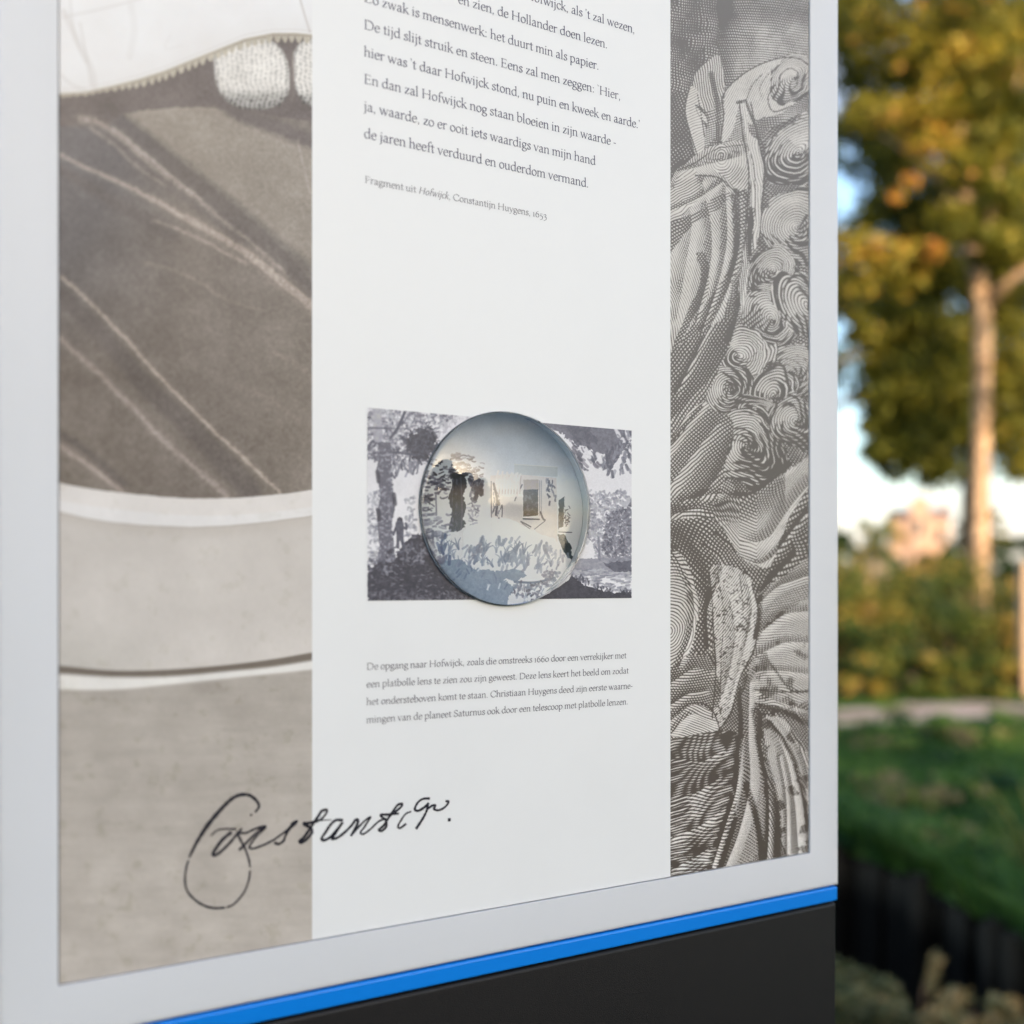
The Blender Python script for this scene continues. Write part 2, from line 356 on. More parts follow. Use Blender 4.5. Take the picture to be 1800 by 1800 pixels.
# ------------------------------------------------------------------ right print: line engraving of cloth, a hand and curls
def art_right():
    w, h = 900, 4600
    X, Y = xy_grid(S2, SR, VB, VT, w, h)
    nA = vnoise(X, Y, 1 / 70., 41, 3); nB = vnoise(X, Y, 1 / 24., 42, 3); nC = vnoise(X, Y, 1 / 3.0, 43, 2); nD = vnoise(X, Y, 1 / 60., 44, 2)
    TAU = 2 * math.pi; KP = 1.03
    def linp(ang, per, bend=0., nn=nA, amt=18, cx=1300, cy=800):
        a = math.radians(ang); u = (X - cx) * math.cos(a) + (Y - cy) * math.sin(a); t = -(X - cx) * math.sin(a) + (Y - cy) * math.cos(a)
        return (u + bend * t * t / 100. + (nn - .5) * amt) / (per * KP)
    def radp(cx, cy, per, sq=1., rot=0., spiral=1.):
        a = math.radians(rot); u = (X - cx) * math.cos(a) + (Y - cy) * math.sin(a); t = -(X - cx) * math.sin(a) + (Y - cy) * math.cos(a)
        r = np.hypot(u, t / sq); th = np.arctan2(t, u)
        return (r + (nB - .5) * 5) / (per * KP) + spiral * th / TAU, r, th
    P1 = linp(-58, 4.6, .10); P2 = linp(25, 4.8, .06, nD); T = .62 + (nA - .5) * .7
    def region(pts, p1=None, p2=None, t=None, curve=True, soft=False):
        nonlocal P1, P2, T
        m = poly_mask(X + (nB - .5) * 8, Y + (nD - .5) * 8, pts, curve)
        if p1 is not None: P1 = np.where(m, p1, P1)
        if p2 is not None: P2 = np.where(m, p2, P2)
        if t is not None: T = np.where(m, t, T)
        return m
    ell = lambda cx, cy, rx, ry: (((X - cx) / rx) ** 2 + ((Y - cy) / ry) ** 2)
    # ---- upper area
    region([(1170, -500), (1275, -500), (1268, 30), (1260, 110), (1225, 160), (1170, 330)], linp(30, 5.2, .05, nB, 16), linp(-50, 5.2, .05, nA, 10), .80 + (nB - .5) * .45, False)
    region([(1262, -500), (1440, -500), (1440, 130), (1360, 112), (1300, 138), (1262, 160)], linp(82, 4.6, -.08, nA, 8), linp(15, 4.8, .05, nD, 8), .50 + .35 * sstep(1310, 1262, X) + (nB - .5) * .3 + .22 * (1 - sstep(20, 60, Y)), False)
    region([(1170, 160), (1225, 160), (1212, 230), (1232, 310), (1200, 330), (1188, 420), (1170, 430)], linp(-30, 5.2), linp(50, 5.2), .87 + (nB - .5) * .25, False)
    # sleeve / wrist hatch
    region([(1222, 130), (1262, 95), (1272, 150), (1262, 200), (1240, 210), (1216, 175)], linp(-10, 3.8), linp(80, 3.8), .42)
    region([(1232, 200), (1275, 180), (1310, 175), (1312, 250), (1300, 330), (1262, 250), (1240, 260)], linp(70, 4.0), linp(-12, 4), .48)
    hand = region([(1272, 200), (1272, 168), (1290, 145), (1330, 118), (1372, 104), (1404, 104), (1424, 118), (1424, 150), (1385, 190), (1348, 205), (1318, 215), (1310, 178), (1296, 195), (1284, 240), (1266, 250)], linp(60, 4.2, .1, nA, 10), linp(-20, 4.2), .19 + .25 * (nB - .5))
    region([(1213, 150), (1228, 160), (1236, 200), (1240, 235), (1236, 275), (1224, 272), (1214, 235), (1204, 192)], linp(60, 4.2), None, .18)
    region([(1222, 182), (1236, 190), (1248, 212), (1244, 226), (1230, 205)], None, None, .8)
    region([(1225, 187), (1238, 200), (1246, 216), (1240, 214), (1230, 203)], None, None, .05)
    # curls column on the right
    curls = [(1388, 140, 40, 3.6, .15, 1.1), (1402, 262, 50, 4.0, .3, 1.2), (1402, 400, 58, 3.8, .35, 1.5), (1352, 480, 44, 4.0, .42, .75), (1348, 560, 52, 3.9, .40, 1.15), (1412, 540, 40, 4.2, .55, 1.4), (1398, 655, 54, 4.0, .42, 1.1), (1300, 628, 52, 4.2, .45, .9), (1275, 680, 46, 4.2, .5, 1.1), (1360, 690, 40, 4.2, .6, 1), (1330, 736, 52, 4.0, .45, .7), (1314, 792, 62, 4.3, .55, 1.0), (1398, 745, 44, 4.4, .6, 1.2)]
    region([(1300, 330), (1345, 230), (1440, 180), (1440, 880), (1300, 880), (1240, 720), (1290, 520)], linp(-50, 4.6, .2), linp(40, 4.6), .70 + (nB - .5) * .5, False)
    X0, Y0 = X, Y
    for i, (cx, cy, R, per, t0, sq) in enumerate(curls):
        X = X0 + 5 * np.sin(Y0 / 25. + i * 1.9) + (nB - .5) * 9 - 3; Y = Y0 + 5 * np.sin(X0 / 22. + i * 2.7) + (nD - .5) * 9
        ph, r, th = radp(cx, cy, per, sq * (1.25 if i % 2 else .85), 50 * math.sin(i * 2.1), 1.0)
        X, Y = X0, Y0
        m = (r + (nB - .5) * 26) < R * 1.06
        hi = .5 + .5 * np.cos(th + math.radians(100 + 40 * math.sin(i * 1.7)))
        P1 = np.where(m, ph, P1); P2 = np.where(m, (r * .35 + (nD - .5) * 20) / per + 5 * th / TAU, P2)
        tt = .12 + t0 * .5 + .42 * (1 - hi) ** 1.3 + .30 * (1 - sstep(.12, .4, r / R)) * (i in (11, 8, 6)) + .2 * sstep(.8, 1.0, r / R) + .10 * np.sin(r / 7.5 + 1.5 * th)
        T = np.where(m, np.clip(tt + (nB - .5) * .2, .2, .86), T)
    # ---- cuff lace, pen / tassel
    region([(1192, 300), (1215, 280), (1245, 262), (1270, 256), (1310, 252), (1314, 340), (1290, 330), (1260, 310), (1225, 305)], radp(1268, 276, 3.8, 1.2)[0], linp(20, 4.2), .30 + (nB - .5) * .5)
    region([(1300, 180), (1312, 176), (1318, 230), (1334, 250), (1343, 300), (1338, 352), (1332, 430), (1312, 440), (1318, 330), (1312, 240)], linp(-4, 4.4), None, .2)
    region([(1312, 410), (1322, 412), (1312, 520), (1304, 540), (1300, 500)], linp(-4, 4), linp(85, 4), .25)
    # ---- sleeve folds (long vertical strokes)
    region([(1170, 330), (1205, 290), (1290, 330), (1288, 470), (1270, 560), (1210, 640), (1186, 640), (1170, 640)], linp(8, 4.5, .10, nA, 20), linp(-60, 4.4), .36 + (nA - .5) * .5)
    region([(1170, 352), (1192, 310), (1222, 300), (1232, 340), (1200, 380), (1170, 400)], linp(62, 4.4), None, .32)
    region([(1170, 395), (1230, 372), (1250, 352), (1286, 340), (1262, 370), (1220, 395), (1180, 445), (1170, 448)], linp(60, 4.4), linp(-35, 4.6), .62)
    region([(1224, 445), (1240, 447), (1248, 500), (1236, 535), (1212, 570), (1186, 620), (1184, 600), (1222, 525), (1232, 480)], linp(50, 4.6), linp(-35, 4.8), .66)
    region([(1292, 340), (1312, 340), (1302, 460), (1262, 540), (1220, 640), (1182, 700), (1186, 622), (1250, 520), (1288, 455)], linp(50, 5), linp(-40, 5), .68)
    # ---- shoulder: dotted field with a bright edge
    region([(1170, 620), (1220, 590), (1290, 560), (1270, 640), (1232, 712), (1178, 780), (1170, 780)], linp(40, 5.4, .05), linp(-45, 5.4, -.05), .68 + .2 * (nA - .5))
    region([(1170, 800), (1205, 755), (1232, 712), (1252, 722), (1290, 742), (1278, 800), (1268, 850), (1250, 890), (1170, 893)], linp(52, 4.9, -.05, nA, 14), linp(-38, 5.2), .50 + .22 * sstep(1190, 1275, X + (Y - 800) * .3))
    region([(1170, 785), (1205, 735), (1230, 710), (1245, 716), (1205, 765), (1170, 815)], linp(52, 4.9, -.05, nA, 14), None, .3)
    # ---- collar sweep
    yb = np.interp(X, [1170, 1200, 1230, 1255, 1280, 1300, 1330, 1360, 1390, 1430], [925, 903, 900, 902, 930, 955, 968, 930, 880, 830])
    u = (Y - yb)
    Pc = (u * .80 + (nA - .5) * 8) / 4.7
    region([(1170, 885), (1215, 892), (1260, 880), (1330, 860), (1400, 820), (1440, 790), (1440, 900), (1395, 975), (1340, 1002), (1290, 985), (1262, 950), (1240, 915), (1170, 925)], Pc, linp(-20, 5), .36 + .30 * (1 - sstep(880, 940, Y + (X - 1300) * .3)) * (X < 1380), True)
    region([(1355, 1000), (1385, 920), (1430, 850), (1440, 960), (1400, 995), (1350, 1030)], linp(65, 6, .1), linp(-20, 6), .80)
    region([(1170, 918), (1255, 912), (1300, 980), (1345, 1005), (1328, 1050), (1300, 1008), (1245, 1005), (1255, 1140), (1228, 1180), (1205, 1060), (1170, 960)], linp(-50, 5.6, .05), linp(30, 5.6), .72 + .25 * (nB - .5) + .12 * (1 - sstep(1190, 1240, X)))
    region([(1170, 955), (1205, 985), (1225, 1040), (1222, 1110), (1200, 1170), (1170, 1190)], radp(1175, 1110, 4.2, 1.3, 10, .5)[0], linp(-30, 4.6), .30 + .25 * ell(1180, 1100, 55, 130))
    # knotted sash, pale with specks
    region([(1246, 1004), (1262, 996), (1300, 1004), (1322, 1030), (1334, 1085), (1326, 1140), (1300, 1190), (1285, 1250), (1262, 1285), (1252, 1262), (1260, 1180), (1254, 1090)], linp(12, 4.4, .1), None, .26 + .8 * sstep(.62, .74, nC * .8 + nB * .2))
    region([(1328, 1120), (1340, 1050), (1380, 1010), (1440, 975), (1440, 1080), (1380, 1075), (1350, 1100)], linp(60, 4.0, .3), linp(-30, 4.2), .50)
    region([(1326, 1135), (1350, 1095), (1385, 1068), (1440, 1060), (1440, 1215), (1330, 1240)], (Y + 14 * np.sin((X - 1330) / 34.) - .25 * (X - 1330) + (nA - .5) * 16) / 4.1, linp(5, 4.4), .40 + .35 * sstep(.6, .75, nB))
    region([(1326, 1200), (1330, 1240), (1380, 1250), (1440, 1262), (1440, 1330), (1395, 1300), (1340, 1265)], linp(-35, 4.2), linp(40, 4.4), .66)
    region([(1172, 1290), (1182, 1265), (1215, 1240), (1250, 1250), (1265, 1290), (1240, 1310), (1200, 1300)], linp(-70, 4.2), linp(35, 4.2), .30)
    region([(1170, 1175), (1232, 1150), (1258, 1180), (1262, 1240), (1222, 1238), (1178, 1262), (1170, 1270)], linp(55, 4.6, .1), linp(-30, 4.6), .62)
    region([(1170, 1300), (1300, 1290), (1300, 1400), (1282, 1500), (1250, 1540), (1170, 1600)], (Y + 4 * np.sin(X / 17.) + .1 * (X - 1178) + (nA - .5) * 14) / 5.2, linp(25, 5.6, .1), .56 + .7 * (nB - .5) + .22 * sstep(1240, 1285, X))
    region([(1302, 1235), (1328, 1160), (1330, 1280), (1345, 1400), (1340, 1480), (1300, 1530), (1268, 1530), (1292, 1430), (1300, 1330)], linp(28, 4.3, .12), linp(-55, 4.6), .46)
    region([(1340, 1260), (1380, 1270), (1410, 1330), (1424, 1400), (1424, 1500), (1380, 1500), (1368, 1420), (1345, 1340)], linp(-38, 4.3, .12), None, .36 + .4 * sstep(.58, .7, nB))
    for pts, wd, tt in (([(1328, 1250), (1342, 1330), (1362, 1420), (1366, 1510)], 14, .95), ([(1312, 1380), (1332, 1450), (1340, 1520)], 10, .97), ([(1292, 1440), (1280, 1480), (1264, 1530)], 8, .93), ([(1298, 1210), (1302, 1280), (1296, 1360)], 8, .95), ([(1352, 1270), (1388, 1320), (1412, 1390), (1420, 1450)], 8, .9), ([(1330, 1240), (1380, 1252), (1424, 1275)], 10, .9),
                        ([(1328, 1120), (1334, 1085), (1336, 1050)], 9, .85), ([(1330, 1155), (1350, 1162), (1390, 1212), (1424, 1214)], 4, .75), ([(1178, 930), (1210, 955), (1235, 1000), (1245, 1050)], 16, .88),
                        ([(1310, 176), (1325, 215), (1342, 262)], 4, .85), ([(1296, 180), (1308, 178)], 5, .85), ([(1250, 130), (1262, 190), (1262, 250)], 8, .85), ([(1290, 345), (1294, 440), (1282, 480)], 10, .8), ([(1322, 370), (1318, 430), (1330, 500)], 12, .85), ([(1268, 252), (1264, 200), (1272, 165)], 3, .7), ([(1370, 150), (1372, 132), (1388, 120), (1402, 128), (1400, 150), (1385, 160)], 2, .9), ([(1232, 715), (1210, 740), (1170, 790)], 8, .85), ([(1262, 890), (1290, 870), (1320, 872), (1370, 845)], 12, .85)):
        r = stroke_mask(X, Y, pts, wd, wd * .6)
        if r: T[r[0]] = T[r[0]] * (1 - r[1]) + tt * r[1]
    for pts, wd, tt in (([(1266, 250), (1272, 205), (1270, 172), (1290, 143), (1330, 116), (1372, 102), (1404, 103), (1424, 116)], 2.2, .86), ([(1213, 150), (1204, 192), (1214, 236), (1226, 274)], 2., .8), ([(1238, 240), (1233, 205), (1226, 166)], 2., .7), ([(1340, 130), (1322, 150), (1312, 176)], 2, .6), ([(1352, 128), (1336, 152), (1338, 170)], 1.6, .5), ([(1392, 186), (1360, 196), (1350, 172), (1362, 150)], 2.4, .7),
                        ([(1345, 206), (1330, 212), (1318, 200)], 2.2, .8), ([(1300, 180), (1306, 240), (1316, 300), (1314, 360), (1308, 440)], 2.2, .85), ([(1320, 180), (1330, 235), (1344, 300), (1340, 360), (1334, 432)], 2.2, .85), ([(1312, 250), (1324, 290), (1328, 350), (1322, 430)], 1.8, .6), ([(1246, 1006), (1252, 1060), (1254, 1110), (1258, 1180), (1252, 1262)], 2.4, .9), ([(1322, 1028), (1334, 1080), (1326, 1140), (1302, 1190), (1286, 1250), (1262, 1286)], 2.8, .92),
                        ([(1262, 1010), (1272, 1080), (1268, 1150), (1266, 1230)], 1.8, .55), ([(1300, 1010), (1306, 1080), (1292, 1160)], 1.8, .55), ([(1178, 1262), (1215, 1236), (1250, 1246), (1268, 1290)], 2.4, .85), ([(1190, 300), (1222, 286), (1260, 262), (1310, 254)], 2, .7), ([(1222, 308), (1262, 312), (1292, 336), (1314, 346)], 3, .75), ([(1330, 1212), (1370, 1216), (1424, 1216)], 2.5, .8)):
        r = stroke_mask(X, Y, pts, wd, 1.)
        if r: T[r[0]] = T[r[0]] * (1 - r[1]) + (tt + .1) * r[1]
    # ---- folds: raised ridges bend the hatching and set light and dark sides
    H = np.zeros_like(X)
    for pts, wd, am in (([(1185, 330), (1215, 380), (1205, 470), (1190, 560)], 20, 1.), ([(1235, 320), (1250, 400), (1248, 470), (1225, 560)], 18, 1.2), ([(1275, 330), (1278, 420), (1262, 500), (1235, 580)], 14, 1.), ([(1200, 300), (1240, 290), (1300, 275)], 22, 1.1), ([(1180, 370), (1225, 350), (1270, 320)], 12, .8),
                        ([(1300, 340), (1300, 430), (1275, 520), (1235, 600), (1190, 690)], 14, .8), ([(1320, 330), (1322, 420), (1305, 520), (1285, 600)], 16, .9), ([(1178, 740), (1215, 700), (1260, 650), (1290, 590)], 34, 1.), ([(1180, 850), (1225, 790), (1262, 745)], 30, 1.1), ([(1230, 880), (1265, 830), (1290, 780)], 22, .9),
                        ([(1180, 905), (1230, 895), (1270, 915), (1310, 950), (1350, 945), (1390, 890), (1424, 850)], 26, 1.5), ([(1260, 940), (1310, 985), (1350, 985), (1395, 930), (1424, 895)], 12, 1.), ([(1200, 880), (1260, 868), (1320, 870), (1390, 820)], 14, .8), ([(1185, 970), (1215, 1030), (1218, 1100), (1195, 1170)], 16, 1.1), ([(1240, 960), (1270, 1000), (1244, 1070), (1246, 1140)], 12, .9),
                        ([(1380, 930), (1400, 970), (1370, 1005), (1340, 1040)], 14, .9), ([(1262, 1010), (1285, 1060), (1292, 1130), (1272, 1220)], 20, 1.3), ([(1310, 1010), (1322, 1070), (1306, 1150), (1284, 1230)], 12, 1.), ([(1335, 1060), (1370, 1030), (1424, 1010)], 16, 1.), ([(1340, 1110), (1380, 1080), (1424, 1075)], 18, 1.1), ([(1335, 1150), (1380, 1130), (1424, 1130)], 16, 1.), ([(1332, 1180), (1375, 1180), (1424, 1185)], 14, .9),
                        ([(1330, 1215), (1370, 1235), (1424, 1250)], 12, .9), ([(1180, 1200), (1220, 1175), (1250, 1180)], 20, 1.), ([(1178, 1240), (1210, 1220), (1240, 1215)], 12, .8), ([(1180, 1290), (1215, 1256), (1255, 1270)], 14, .9), ([(1190, 1330), (1230, 1340), (1270, 1320)], 22, 1.1), ([(1180, 1400), (1220, 1395), (1262, 1370)], 24, 1.2), ([(1185, 1470), (1225, 1455), (1262, 1430)], 20, 1.1), ([(1180, 1530), (1215, 1510), (1250, 1490)], 18, 1.),
                        ([(1318, 1200), (1316, 1290), (1318, 1380), (1300, 1460), (1275, 1525)], 20, 1.6), ([(1300, 1300), (1296, 1380), (1276, 1450), (1250, 1530)], 12, 1.1), ([(1336, 1300), (1350, 1380), (1352, 1450), (1348, 1520)], 13, 1.3), ([(1345, 1262), (1378, 1320), (1396, 1400), (1404, 1500)], 16, 1.5), ([(1362, 1258), (1402, 1310), (1424, 1370)], 12, 1.2), ([(1370, 1330), (1382, 1400), (1384, 1500)], 8, .9), ([(1400, 1350), (1418, 1420), (1424, 1480)], 9, 1.), ([(1395, 1245), (1424, 1290)], 12, .9)):
        rr_ = stroke_mask(X, Y, pts, wd * .15, wd * 1.7)
        if rr_: H[rr_[0]] += am * rr_[1]
    gx = np.gradient(H, axis=1) * 3.66; gy = -np.gradient(H, axis=0) * 3.3
    P1 = P1 + H * .9; P2 = P2 - H * .6
    shade = np.clip((gx * .75 + gy * .55) * 4.6, -.32, .36)
    T = np.clip(T + shade + .04 - .02 * np.clip(H, 0, 1) + .06 * sstep(1150, 1400, Y), .24, 1)
    # ---- ink
    T = np.clip(T + (nC - .5) * .10, 0, 1)
    c1 = np.cos(TAU * P1); c2 = np.cos(TAU * P2)
    a1 = np.interp(T, [0, .12, .35, .6, .8, .95, 1], [-1.6, -1.25, -.45, -.05, .35, .8, 1.3]).astype(np.float32)
    a2 = np.interp(T, [0, .45, .6, .8, .95, 1], [-1.7, -1.2, -.35, .15, .75, 1.3]).astype(np.float32)
    wht = sstep(-.42, .42, c1 - a1) * sstep(-.42, .42, c2 - a2)
    hz = np.interp(Y, [0, 500, 1000, 1500], [.75, .5, .22, 0])  # ink lightened towards the top: haze put into its colour
    ink = [np.interp(hz, [0, 1], [a, b_]).astype(np.float32) for a, b_ in ((72, 122), (64, 117), (58, 113))]
    pap = (216, 211, 205)
    hot = vnoise(X, Y, 1 / 45., 46, 3)
    img = [ink[k] + wht * (pap[k] - (hot - .5) * 16 * (1, 1.1, 1.3)[k] - ink[k]) for k in range(3)]
    return to_image('engraving_pixels', img, Y)

# ------------------------------------------------------------------ centre picture: ink-wash view of a house among trees
PX0, PX1, PYT, PYB = s_of_x(645.5), s_of_x(1110), sv(645.5, 716.5)[1], sv(645.5, 1056)[1]
def art_picture():
    w, h = 1150, 830
    X, Y = xy_grid(PX0, PX1, PYB, PYT, w, h)
    r = np.random.default_rng(5)
    n1 = vnoise(X, Y, 1 / 26., 61, 4, .55); n2 = vnoise(X, Y, 1 / 4., 62, 3, .6); n3 = vnoise(X, Y, 1 / 1.6, 63, 2)
    img = newimg(X, (228, 226, 229))
    fill(img, (1 - sstep(840, 900, Y)) * .25, (205, 203, 209))
    INK = (87, 87, 101); MID = (132, 132, 144); LT = (180, 180, 188); DK = (62, 61, 73)
    def inl(x, y): return ((x - 887) / 147.) ** 2 + ((y - 895) / 165.) ** 2 < 1
    def dabs(pts, n, ln, wd, cols, ang=(0, 360), avoid=True, alpha=.85):
        A = np.array(pts); x0, y0 = A.min(0); x1, y1 = A.max(0)
        PX = np.array([[0.]]); c = 0; k = 0
        while c < n and k < n * 20:
            k += 1
            x = r.uniform(x0, x1); y = r.uniform(y0, y1)
            if not poly_mask(np.array([[x]]), np.array([[y]]), pts)[0, 0]: continue
            if avoid and inl(x, y): continue
            a = math.radians(r.uniform(*ang)); l = r.uniform(.5, 1.3) * ln
            dx, dy = math.cos(a) * l / 2, math.sin(a) * l / 2
            paint(img, X, Y, [(x - dx, y - dy), (x + r.uniform(-1, 1), y + r.uniform(-1, 1)), (x + dx, y + dy)], wd * r.uniform(.6, 1.3), cols[r.integers(len(cols))], alpha * r.uniform(.6, 1), 1.2, True)
            c += 1
    def wash(pts, col, alpha=1., lo=.0, hi=1., rough=6):
        m = poly_mask(X + (n2 - .5) * rough, Y + (vnoise(X, Y, 1 / 5., 77, 3) - .5) * rough, pts)
        a = alpha if hi == 1. else alpha * sstep(lo, hi, n2 * .6 + n1 * .4)
        fill(img, m * a, col)
    # far foliage
    dabs([(646, 870), (672, 860), (672, 985), (646, 1000)], 150, 5, 3.4, (LT, MID))
    dabs([(712, 870), (728, 865), (732, 940), (712, 945)], 34, 6, 4, (LT, MID))
    dabs([(1040, 872), (1058, 862), (1075, 870), (1090, 858), (1110, 872), (1110, 965), (1050, 985), (1038, 940)], 560, 5.5, 3.4, (LT, MID, (160, 158, 168)))
    dabs([(1066, 905), (1110, 885), (1110, 1000), (1075, 1000), (1058, 960)], 520, 4.5, 3, (MID, INK, (118, 116, 128)))
    dabs([(1030, 862), (1046, 860), (1046, 940), (1030, 960)], 40, 6, 4, (LT, MID))
    paint(img, X, Y, [(1052, 945), (1054, 985)], 4, MID, 1, 1.5); paint(img, X, Y, [(1046, 960), (1054, 972)], 2.5, MID, 1, 1)
    wash([(1010, 983), (1110, 978), (1110, 1012), (1000, 1010)], MID, .8)
    dabs([(1005, 1000), (1110, 1000), (1110, 1045), (1060, 1035), (1000, 1015)], 120, 12, 3, (LT, MID), (-15, 15))
    wash([(1060, 990), (1110, 985), (1110, 1004), (1080, 1006)], INK, .9)
    wash([(940, 1056), (985, 1030), (1005, 1014), (1014, 1018), (1030, 1030), (1050, 1036), (1075, 1042), (1111, 1040), (1111, 1058)], DK, 1)
    dabs([(1000, 1010), (1015, 1010), (1080, 1040), (1110, 1034), (1110, 1046), (1040, 1040)], 40, 5, 3, (DK, INK), (-120, -60))
    # hanging foliage right
    wash([(930, 735), (1110, 750), (1110, 772), (1090, 800), (1072, 830), (1062, 800), (1040, 790), (1015, 782), (990, 765)], (104, 103, 116), .95, rough=14)
    wash([(990, 745), (1040, 750), (1050, 780), (1010, 775)], INK, .6, rough=18)
    dabs([(1000, 770), (1040, 780), (1060, 800), (1062, 822), (1020, 828), (1008, 800)], 40, 9, 4.5, (INK, (118, 115, 127)), (20, 80))
    dabs([(1056, 785), (1096, 780), (1108, 830), (1060, 836)], 46, 11, 4.5, (INK, MID), (60, 120))
    for x, y in ((1082, 752), (1100, 757), (1094, 772), (1104, 790), (1050, 798), (1030, 790)):
        paint(img, X, Y, [(x, y), (x + 6, y + 14)], 7, (226, 224, 228), .9, 3)
    dabs([(1085, 752), (1110, 755), (1110, 812), (1090, 800)], 34, 9, 4, (MID, INK), (40, 110))
    # left: big tree
    wash([(646, 716), (830, 730), (800, 745), (770, 770), (758, 800), (742, 812), (700, 810), (690, 790), (672, 790), (646, 800)], (150, 147, 158), .55, .35, .6, 16)
    dabs([(646, 718), (800, 730), (770, 760), (755, 800), (735, 822), (688, 812), (646, 805)], 950, 7, 3.4, (INK, MID, (122, 119, 131), LT, (232, 230, 233)), (0, 360))
    wash([(716, 770), (738, 752), (764, 760), (770, 790), (752, 806), (735, 812), (724, 800), (712, 785)], DK, .9, rough=26); dabs([(705, 770), (760, 745), (775, 800), (735, 822)], 110, 7, 3.2, (DK, INK), (0, 360))
    wash([(664, 780), (686, 778), (688, 820), (690, 850), (694, 892), (688, 920), (692, 960), (700, 1010), (660, 1015), (666, 960), (662, 905), (668, 870), (662, 830)], (104, 103, 116), 1, rough=5)
    fill(img, poly_mask(X, Y, [(664, 790), (690, 780), (692, 960), (700, 1000), (660, 1000)]) * sstep(.5, .7, n2) * .5, LT)
    for x, y in ((663, 838), (692, 878), (664, 905)): paint(img, X, Y, [(x, y - 9), (x + 2, y + 8)], 7, DK, .8, 3)
    paint(img, X, Y, [(686, 770), (700, 750), (712, 722)], 5, INK, 1, 2); paint(img, X, Y, [(668, 780), (655, 775), (646, 790)], 5, INK, .9, 2); paint(img, X, Y, [(684, 795), (705, 796), (730, 800)], 5, INK, .9, 2)
    paint(img, X, Y, [(662, 720), (664, 770)], 16, (168, 166, 176), .9, 4); paint(img, X, Y, [(646, 752), (690, 753)], 3, INK, .8, 2)
    dabs([(690, 800), (735, 810), (735, 832), (690, 836)], 44, 9, 3.5, (INK, MID), (60, 120))
    # ground, shrubs, small standing figure
    wash([(646, 1058), (646, 1008), (660, 990), (672, 985), (690, 990), (705, 960), (722, 945), (738, 938), (752, 950), (900, 1058)], DK, 1, rough=12)
    dabs([(646, 985), (740, 935), (760, 960), (760, 985), (700, 1000), (646, 1020)], 150, 6, 3.5, (DK, INK, MID), (0, 360))
    dabs([(690, 980), (800, 990), (860, 1056), (646, 1056), (646, 1030)], 200, 5, 1.6, (MID, LT, INK), (-30, 40), alpha=.45)
    wash([(646, 1040), (880, 1038), (880, 1058), (646, 1058)], (122, 119, 130), .6, .35, .7)
    paint(img, X, Y, [(702.5, 914), (702.5, 915)], 10, DK, 1, 1.4); paint(img, X, Y, [(702, 922), (703, 945)], 15, INK, 1, 2, w2=12)
    paint(img, X, Y, [(696, 926), (691, 940)], 4, INK, 1, 1); paint(img, X, Y, [(708, 926), (714, 930), (713, 920)], 4, INK, 1, 1)
    paint(img, X, Y, [(699, 944), (699, 962)], 5, INK, 1, 1.5); paint(img, X, Y, [(706, 944), (709, 964)], 5, INK, 1, 1.5)
    gr = sstep(.42, .62, n2)
    for k in range(3): img[k] = img[k] + (n3 - .5) * 14 + ((n2 - .5) * 26 + gr * 3) * (img[k] < 175) + (n1 - .5) * 10
    return to_image('picture_pixels', img, Y)

m_left = print_mat('left_print', art_left(), .36)
m_right = print_mat('engraving_print', art_right(), .40)
m_pict = print_mat('picture_print', art_picture(), .38)
sh_l = sheet('drawing_print', SL, S1, VB, VT, 0., m_left, ROOT); sh_l['label'] = 'brown wash drawing of a garment hem above a pale bowl'
LC_S, LC_V, LR = -.0036, .0487, .0655; HR = LR - .0012
def holed(name, s0, s1, v0, v1, y, mat, parent):
    n = 96; circ = [(LC_S + HR * math.cos(2 * math.pi * i / n), LC_V + HR * math.sin(2 * math.pi * i / n)) for i in range(n)]
    polys = []
    if v1 - v0 > .3:       # the sheet is larger than the opening all round: two C-shaped halves
        for sg_ in (1, -1):
            arc = [(LC_S + sg_ * HR * math.sin(t), LC_V + HR * math.cos(t)) for t in np.linspace(0, math.pi, 49)]
            e_ = s1 if sg_ > 0 else s0
            p_ = [(LC_S, v1)] + arc + [(LC_S, v0), (e_, v0), (e_, v1)]; polys.append(p_ if sg_ < 0 else p_[::-1])
    else:                  # the opening cuts through the upper and lower edge
        for sg_ in (1, -1):
            t0 = math.acos(min(1, (v1 - LC_V) / HR)); t1 = math.acos(max(-1, (v0 - LC_V) / HR))
            arc = [(LC_S + sg_ * HR * math.sin(t), LC_V + HR * math.cos(t)) for t in np.linspace(t0, t1, 45)]
            e_ = s1 if sg_ > 0 else s0
            p_ = arc + [(e_, v0), (e_, v1)]; polys.append(p_ if sg_ < 0 else p_[::-1])
    V, F = [], []
    for p_ in polys:
        F.append(tuple(range(len(V), len(V) + len(p_)))); V += [(a, y, b_ + Z0) for a, b_ in p_]
    o = mesh_obj(name, V, F, mat, parent); uv = o.data.uv_layers.new(name='UVMap')
    for lp in o.data.loops:
        c = o.data.vertices[lp.vertex_index].co; uv.data[lp.index].uv = ((c.x - s0) / (s1 - s0), (c.z - Z0 - v0) / (v1 - v0))
    bm = bmesh.new(); bm.from_mesh(o.data); bmesh.ops.triangulate(bm, faces=bm.faces[:]); bm.to_mesh(o.data); bm.free()
    return o
sh_c = holed('text_sheet', S1, S2, VB, VT, 0., m_sheet, ROOT); sh_c['label'] = 'white sheet with the poem and the caption'
sh_r = sheet('engraving_print', S2, SR, VB, VT, 0., m_right, ROOT); sh_r['label'] = 'line engraving of curls, a hand and folded cloth'
pic = holed('picture_print', PX0, PX1, PYB, PYT, -.0002, m_pict, sh_c)

